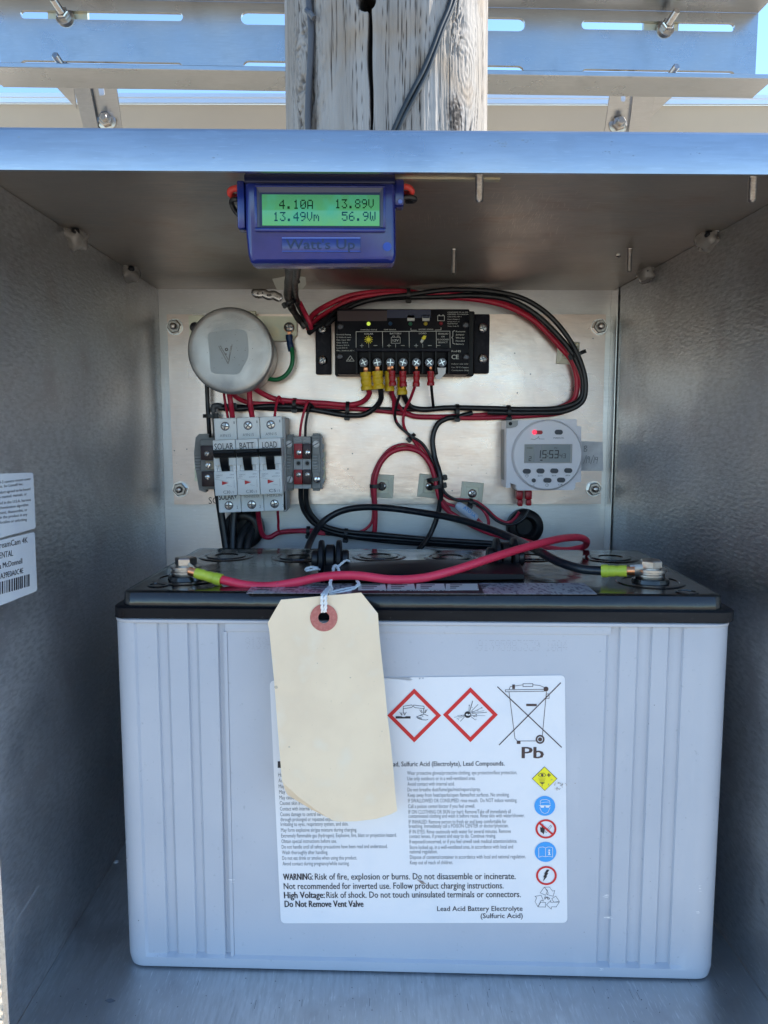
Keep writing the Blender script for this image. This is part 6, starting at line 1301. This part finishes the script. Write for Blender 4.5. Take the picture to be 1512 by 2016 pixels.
    r3 = N.new('ShaderNodeMapRange'); r3.inputs[1].default_value = .52; r3.inputs[2].default_value = .72; r3.inputs[4].default_value = .75; L.new(n3.outputs[0], r3.inputs[0])
    m3 = N.new('ShaderNodeMix'); m3.data_type = 'RGBA'; m3.blend_type = 'MULTIPLY'; m3.inputs[7].default_value = (1.0, .80, .58, 1); L.new(r3.outputs[0], m3.inputs[0]); L.new(mx.outputs[2], m3.inputs[6]); L.new(m3.outputs[2], bs.inputs['Base Color'])
    fb = N.new('ShaderNodeTexNoise'); fb.inputs['Scale'].default_value = 420; fb.inputs['Detail'].default_value = 6; L.new(mp.outputs[0], fb.inputs[0]); bp = N.new('ShaderNodeBump'); bp.inputs['Distance'].default_value = .0012; L.new(fb.outputs[0], bp.inputs['Height']); L.new(bp.outputs[0], bs.inputs['Normal'])
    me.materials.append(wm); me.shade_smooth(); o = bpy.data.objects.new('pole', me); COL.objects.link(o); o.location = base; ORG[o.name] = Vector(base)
    tag(o, 'weathered grey wooden pole with knots and a long drying crack behind the box', 'pole')
    return pcx, PCY, PR
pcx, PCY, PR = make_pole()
def PS(u, v, off=.0):     # point on the pole surface under a pixel
    d = ray(u, v); A = d.x ** 2 + d.y ** 2; Bq = -2 * (d.x * pcx + d.y * PCY); Cq = pcx ** 2 + PCY ** 2 - (PR + off) ** 2
    t = (-Bq - math.sqrt(max(0, Bq * Bq - 4 * A * Cq))) / (2 * A); return d * t
def pole_cable(px, r, m, label, off=.002, flat=None, group='cables running down the pole'):
    q = [PS(u, v, off) for u, v in px]; b = NB(); tube(b, q, r, seg=10, n=8, flat=flat); tag(obj('pole_cable', b, M[m], None, smooth=60, origin=q[0]), label, 'cable', group)
pole_cable([(602, -60), (606, -20), (610, 20), (613, 60), (612, 110), (609, 160), (607, 210), (607, 262), (607, 300)], .0032, 'grey_cable', 'old grey cable running straight down the left side of the pole', .0)
pole_cable([(910, -70), (893, -20), (883, 15), (866, 55), (851, 95), (832, 140), (812, 178), (792, 218), (775, 256), (762, 290)], .0022, 'twin_cable', 'left strand of the black twin cable slanting across the pole', .003)
pole_cable([(918, -70), (901, -20), (890, 15), (873, 55), (858, 97), (841, 142), (821, 182), (800, 222), (783, 258), (770, 290)], .0022, 'twin_cable', 'right strand of the black twin cable slanting across the pole', .0025)
q = PS(612, 30, .003); b = NB(); tube(b, [PS(604, 20, .004), PS(610, 26, .006), PS(618, 36, .005)], .0026, seg=8); tag(obj('cable_staple', b, M['grey_cable'], None), 'grey staple over the old cable at the upper left of the pole', 'staple')
# white band edge near the top right of the pole
# ================================================================== channel bar with slots behind the pole
ch = thing('slotted_channel', P(740, 120, .985), 'long horizontal slotted aluminium channel crossing behind the pole', 'channel')
cYW, cYF = .985, .937
def tilt(u): return 0
A_l = P(3, 168, cYW); A_r = P(1485, 190, cYW); T_l = P(3, -6, cYW); T_r = P(1485, 26, cYW)
cx0, cx1 = A_l.x, A_r.x; sl = (A_r.z - A_l.z) / (cx1 - cx0)
zlo = lambda x: A_l.z + (x - cx0) * sl
zhi = lambda x: T_l.z + (x - cx0) * (T_r.z - T_l.z) / (cx1 - cx0)
# web face outline with slots cut: build from strips between slot rows
def webpoly(x, f): return zlo(x) + (zhi(x) - zlo(x)) * f
slots = []
def addslot(u0, u1, v0, v1):
    a = P(u0, (v0 + v1) / 2, cYW); c_ = P(u1, (v0 + v1) / 2, cYW); zt_, zb_ = P((u0 + u1) / 2, v0, cYW).z, P((u0 + u1) / 2, v1, cYW).z; slots.append((a.x, c_.x, zb_, zt_))
addslot(40, 360, 22, 39); addslot(474, 690, 24, 50); addslot(830, 1034, 33, 60); addslot(1145, 1447, 42, 60)
addslot(40, 360, 121, 141); addslot(478, 690, 121, 146); addslot(830, 1032, 128, 154); addslot(1145, 1447, 138, 156)
b = NB(); outer = []
N_ = 2
ol = [(cx0, zlo(cx0)), (cx1, zlo(cx1)), (cx1, zhi(cx1)), (cx0, zhi(cx0))]
ov = [b.verts.new((x, cYW, z)) for x, z in ol]; ed = [b.edges.new((ov[i], ov[(i + 1) % 4])) for i in range(4)]
for (xa_, xb_, za_, zb2) in slots:
    r = (zb2 - za_) / 2; zc = (za_ + zb2) / 2; pts = []
    sh = lambda x: (x - (xa_ + xb_) / 2) * sl
    for k in range(9): a = math.pi / 2 + math.pi * k / 8; pts.append((xa_ + r + r * math.cos(a), zc + r * math.sin(a) + sh(xa_)))
    for k in range(9): a = -math.pi / 2 + math.pi * k / 8; pts.append((xb_ - r + r * math.cos(a), zc + r * math.sin(a) + sh(xb_)))
    vv = [b.verts.new((x, cYW, z)) for x, z in pts]; ed += [b.edges.new((vv[i], vv[(i + 1) % len(vv)])) for i in range(len(vv))]
bmesh.ops.triangle_fill(b, use_beauty=True, edges=ed)
ex = bmesh.ops.extrude_face_region(b, geom=list(b.faces)); bmesh.ops.translate(b, verts=[g_ for g_ in ex['geom'] if isinstance(g_, bmesh.types.BMVert)], vec=(0, .005, 0)); bmesh.ops.recalc_face_normals(b, faces=b.faces)
obj('web', b, M['channel_metal'], ch, smooth=30)
def flange(z0f, name, xe0=-.10, xe1=.0, th=.0055, up=True):
    b = NB(); q = []
    for x in (cx0 - .02, cx1): 
        z = z0f(x); q.append([Vector((x, cYF, z)), Vector((x, cYF, z + th)), Vector((x, cYW - .0001, z + th)), Vector((x, cYW - .0001, z))])
    loft(b, q); bmesh.ops.bevel(b, geom=list(b.edges), offset=.0006, segments=1, affect='EDGES'); return obj(name, b, M['channel_metal'], ch, smooth=30)
flange(lambda x: zlo(x) - .0002, 'lower_flange'); flange(lambda x: zhi(x) - .0002, 'upper_flange')
def chbolt(u, v, label, tiltd):
    c = P(u, v, cYW); t_ = thing('channel_bolt', c, label, 'bolt', 'bolts through the slots of the channel', (0, 0, 0))
    d = Vector((tiltd, -1, .30)).normalized(); rot = d.to_track_quat('Z', 'Y').to_matrix().to_4x4() @ Matrix.Scale(.86, 4); rot.translation = c
    b = NB(); lathe(b, (0, 0, 0), [(.010, -.006), (.0125, -.004), (.0125, .0015), (.010, .002)], 'Z', 24); xform(b, rot); obj('washer', b, M['bolt_steel'], t_)
    b = NB(); lathe(b, (0, 0, 0), [(.0088, .002), (.0092, .003), (.0092, .009), (.0080, .0102)], 'Z', 6); xform(b, rot); obj('nut', b, M['steel'], t_, smooth=25)
    b = NB(); pr_ = [(.0048, .008)]; z = .009
    while z < .030: pr_ += [(.0048, z), (.0042, z + .0007)]; z += .0014
    pr_ += [(.0040, .031)]
    lathe(b, (0, 0, 0), pr_, 'Z', 16); xform(b, rot); obj('threaded_end', b, M['bolt_steel'], t_, smooth=20)
chbolt(128, 34, 'upper left bolt in the channel slot', -.15); chbolt(1310, 56, 'upper right bolt in the channel slot', .15)
chbolt(130, 141, 'lower left bolt half hidden by the channel flange', -.12); chbolt(1310, 162, 'lower right bolt half hidden by the channel flange', .15)
# plates behind the upper slots that the bolts clamp
for u0, u1, v0, v1, lab in ((94, 172, 16, 45, 'left'), (1268, 1336, 36, 66, 'right')):
    b = NB(); pbox(b, u0, v0, u1, v1, cYW + .0052, cYW + .012); tag(obj('clamp_plate', b, M['zinc'], None), 'zinc clamp plate seen through the upper %s slot of the channel' % lab, 'plate')
# ================================================================== solar panel seen from behind, below the channel
sp = thing('solar_panel', P(756, 190, 1.16), 'back of a tilted solar panel with pale frame below the channel', 'solar panel')
a = P(-120, 183, 1.16); c_ = P(1650, 188, 1.16); x0, x1 = a.x, c_.x
zt0, zt1 = P(0, 182.5, 1.16).z, P(1512, 186, 1.16).z; slp = (zt1 - zt0) / (P(1512, 186, 1.16).x - P(0, 182.5, 1.16).x); xz = P(0, 182.5, 1.16).x
zt = lambda x: zt0 + (x - xz) * slp
b = NB(); th_ = math.atan2(.55, .84)
loft(b, [[Vector((x, 1.160, zt(x))), Vector((x, 1.160, zt(x) - .0055)), Vector((x, 1.1615, zt(x) - .0062)), Vector((x, 1.1615, zt(x) - .0125)), Vector((x, 1.195, zt(x) - .004)), Vector((x, 1.195, zt(x) + .006))] for x in (x0, x1)]); obj('frame', b, M['frame_alu'], sp, smooth=25)
b = NB(); loft(b, [[Vector((x, 1.170, zt(x) - .012)), Vector((x, 1.174, zt(x) - .010)), Vector((x, 1.574, zt(x) - .410)), Vector((x, 1.570, zt(x) - .412))] for x in (x0 + .001, x1 - .001)]); obj('backsheet', b, M['backsheet'], sp, smooth=None)
# slotted struts from the channel down to the panel
def strut(px_web, px_leg, slot, nutuv, gus, lab):
    t_ = thing('support_strut', P(*px_web[0], 1.02), lab, 'strut', 'angled struts holding the solar panel')
    def slab(px, Y0, Y1, nm, m='channel_metal', th=.004):
        b = NB(); va = []
        for u, v, s in px: va.append(P(u, v, Y0 + (Y1 - Y0) * s))
        A_ = [b.verts.new(p) for p in va]; Bv = [b.verts.new(p + Vector((0, th, 0))) for p in va]; n = len(va); b.faces.new(A_); b.faces.new(Bv[::-1])
        for i in range(n): b.faces.new((A_[i], Bv[i], Bv[(i + 1) % n], A_[(i + 1) % n]))
        bmesh.ops.recalc_face_normals(b, faces=b.faces); return obj(nm, b, M[m], t_, smooth=None)
    slab([(u, v, s) for (u, v), s in zip(px_web, (0, 0, 1, 1))], 1.02, 1.08, 'web')
    slab([(u, v, s) for (u, v), s in zip(px_leg, (0, 0, 1, 1))], 1.012, 1.072, 'leg')
    slab([(u, v, s) for (u, v), s in zip(gus, (0, 0, 1))], 1.03, 1.06, 'gusset')
    pr = Print(front(1.0)); 
    b = NB(); pts = rounded([(u, v) for u, v in slot], 3)
    A_ = [P(u, v, 1.0195) for u, v in pts]; loft(b, [A_, [p + Vector((0, .001, 0)) for p in A_]]); obj('slot_edge', b, M['frame_alu'], t_, smooth=None)
    c = P(*nutuv, 1.055); b = NB(); lathe(b, c, [(.012, .003), (.012, 0), (.009, -.001)], seg=20); obj('washer', b, M['bolt_steel'], t_); b = NB(); lathe(b, c, [(.0088, -.001), (.0088, -.007), (.0075, -.008)], seg=6, rotoff=.3); obj('nut', b, M['bolt_steel'], t_, smooth=25)
    b = NB(); lathe(b, c, [(.0048, -.007), (.0048, -.014), (.004, -.015)], seg=14); obj('bolt_end', b, M['bolt_steel'], t_)
strut([(168, 150), (226, 150), (244, 285), (196, 285)], [(140, 150), (172, 150), (200, 285), (172, 285)], [(192, 165), (203, 165), (206, 187), (196, 189)], (210, 238), [(100, 160), (143, 160), (150, 213)], 'slotted strut with a bolt at the left behind the box lid')
strut([(1204, 165), (1250, 165), (1236, 290), (1186, 290)], [(1250, 165), (1294, 165), (1272, 290), (1234, 290)], [(1222, 180), (1232, 180), (1231, 200), (1223, 200)], (1217, 245), [(1286, 180), (1335, 180), (1282, 228)], 'slotted strut with a bolt at the right behind the box lid')
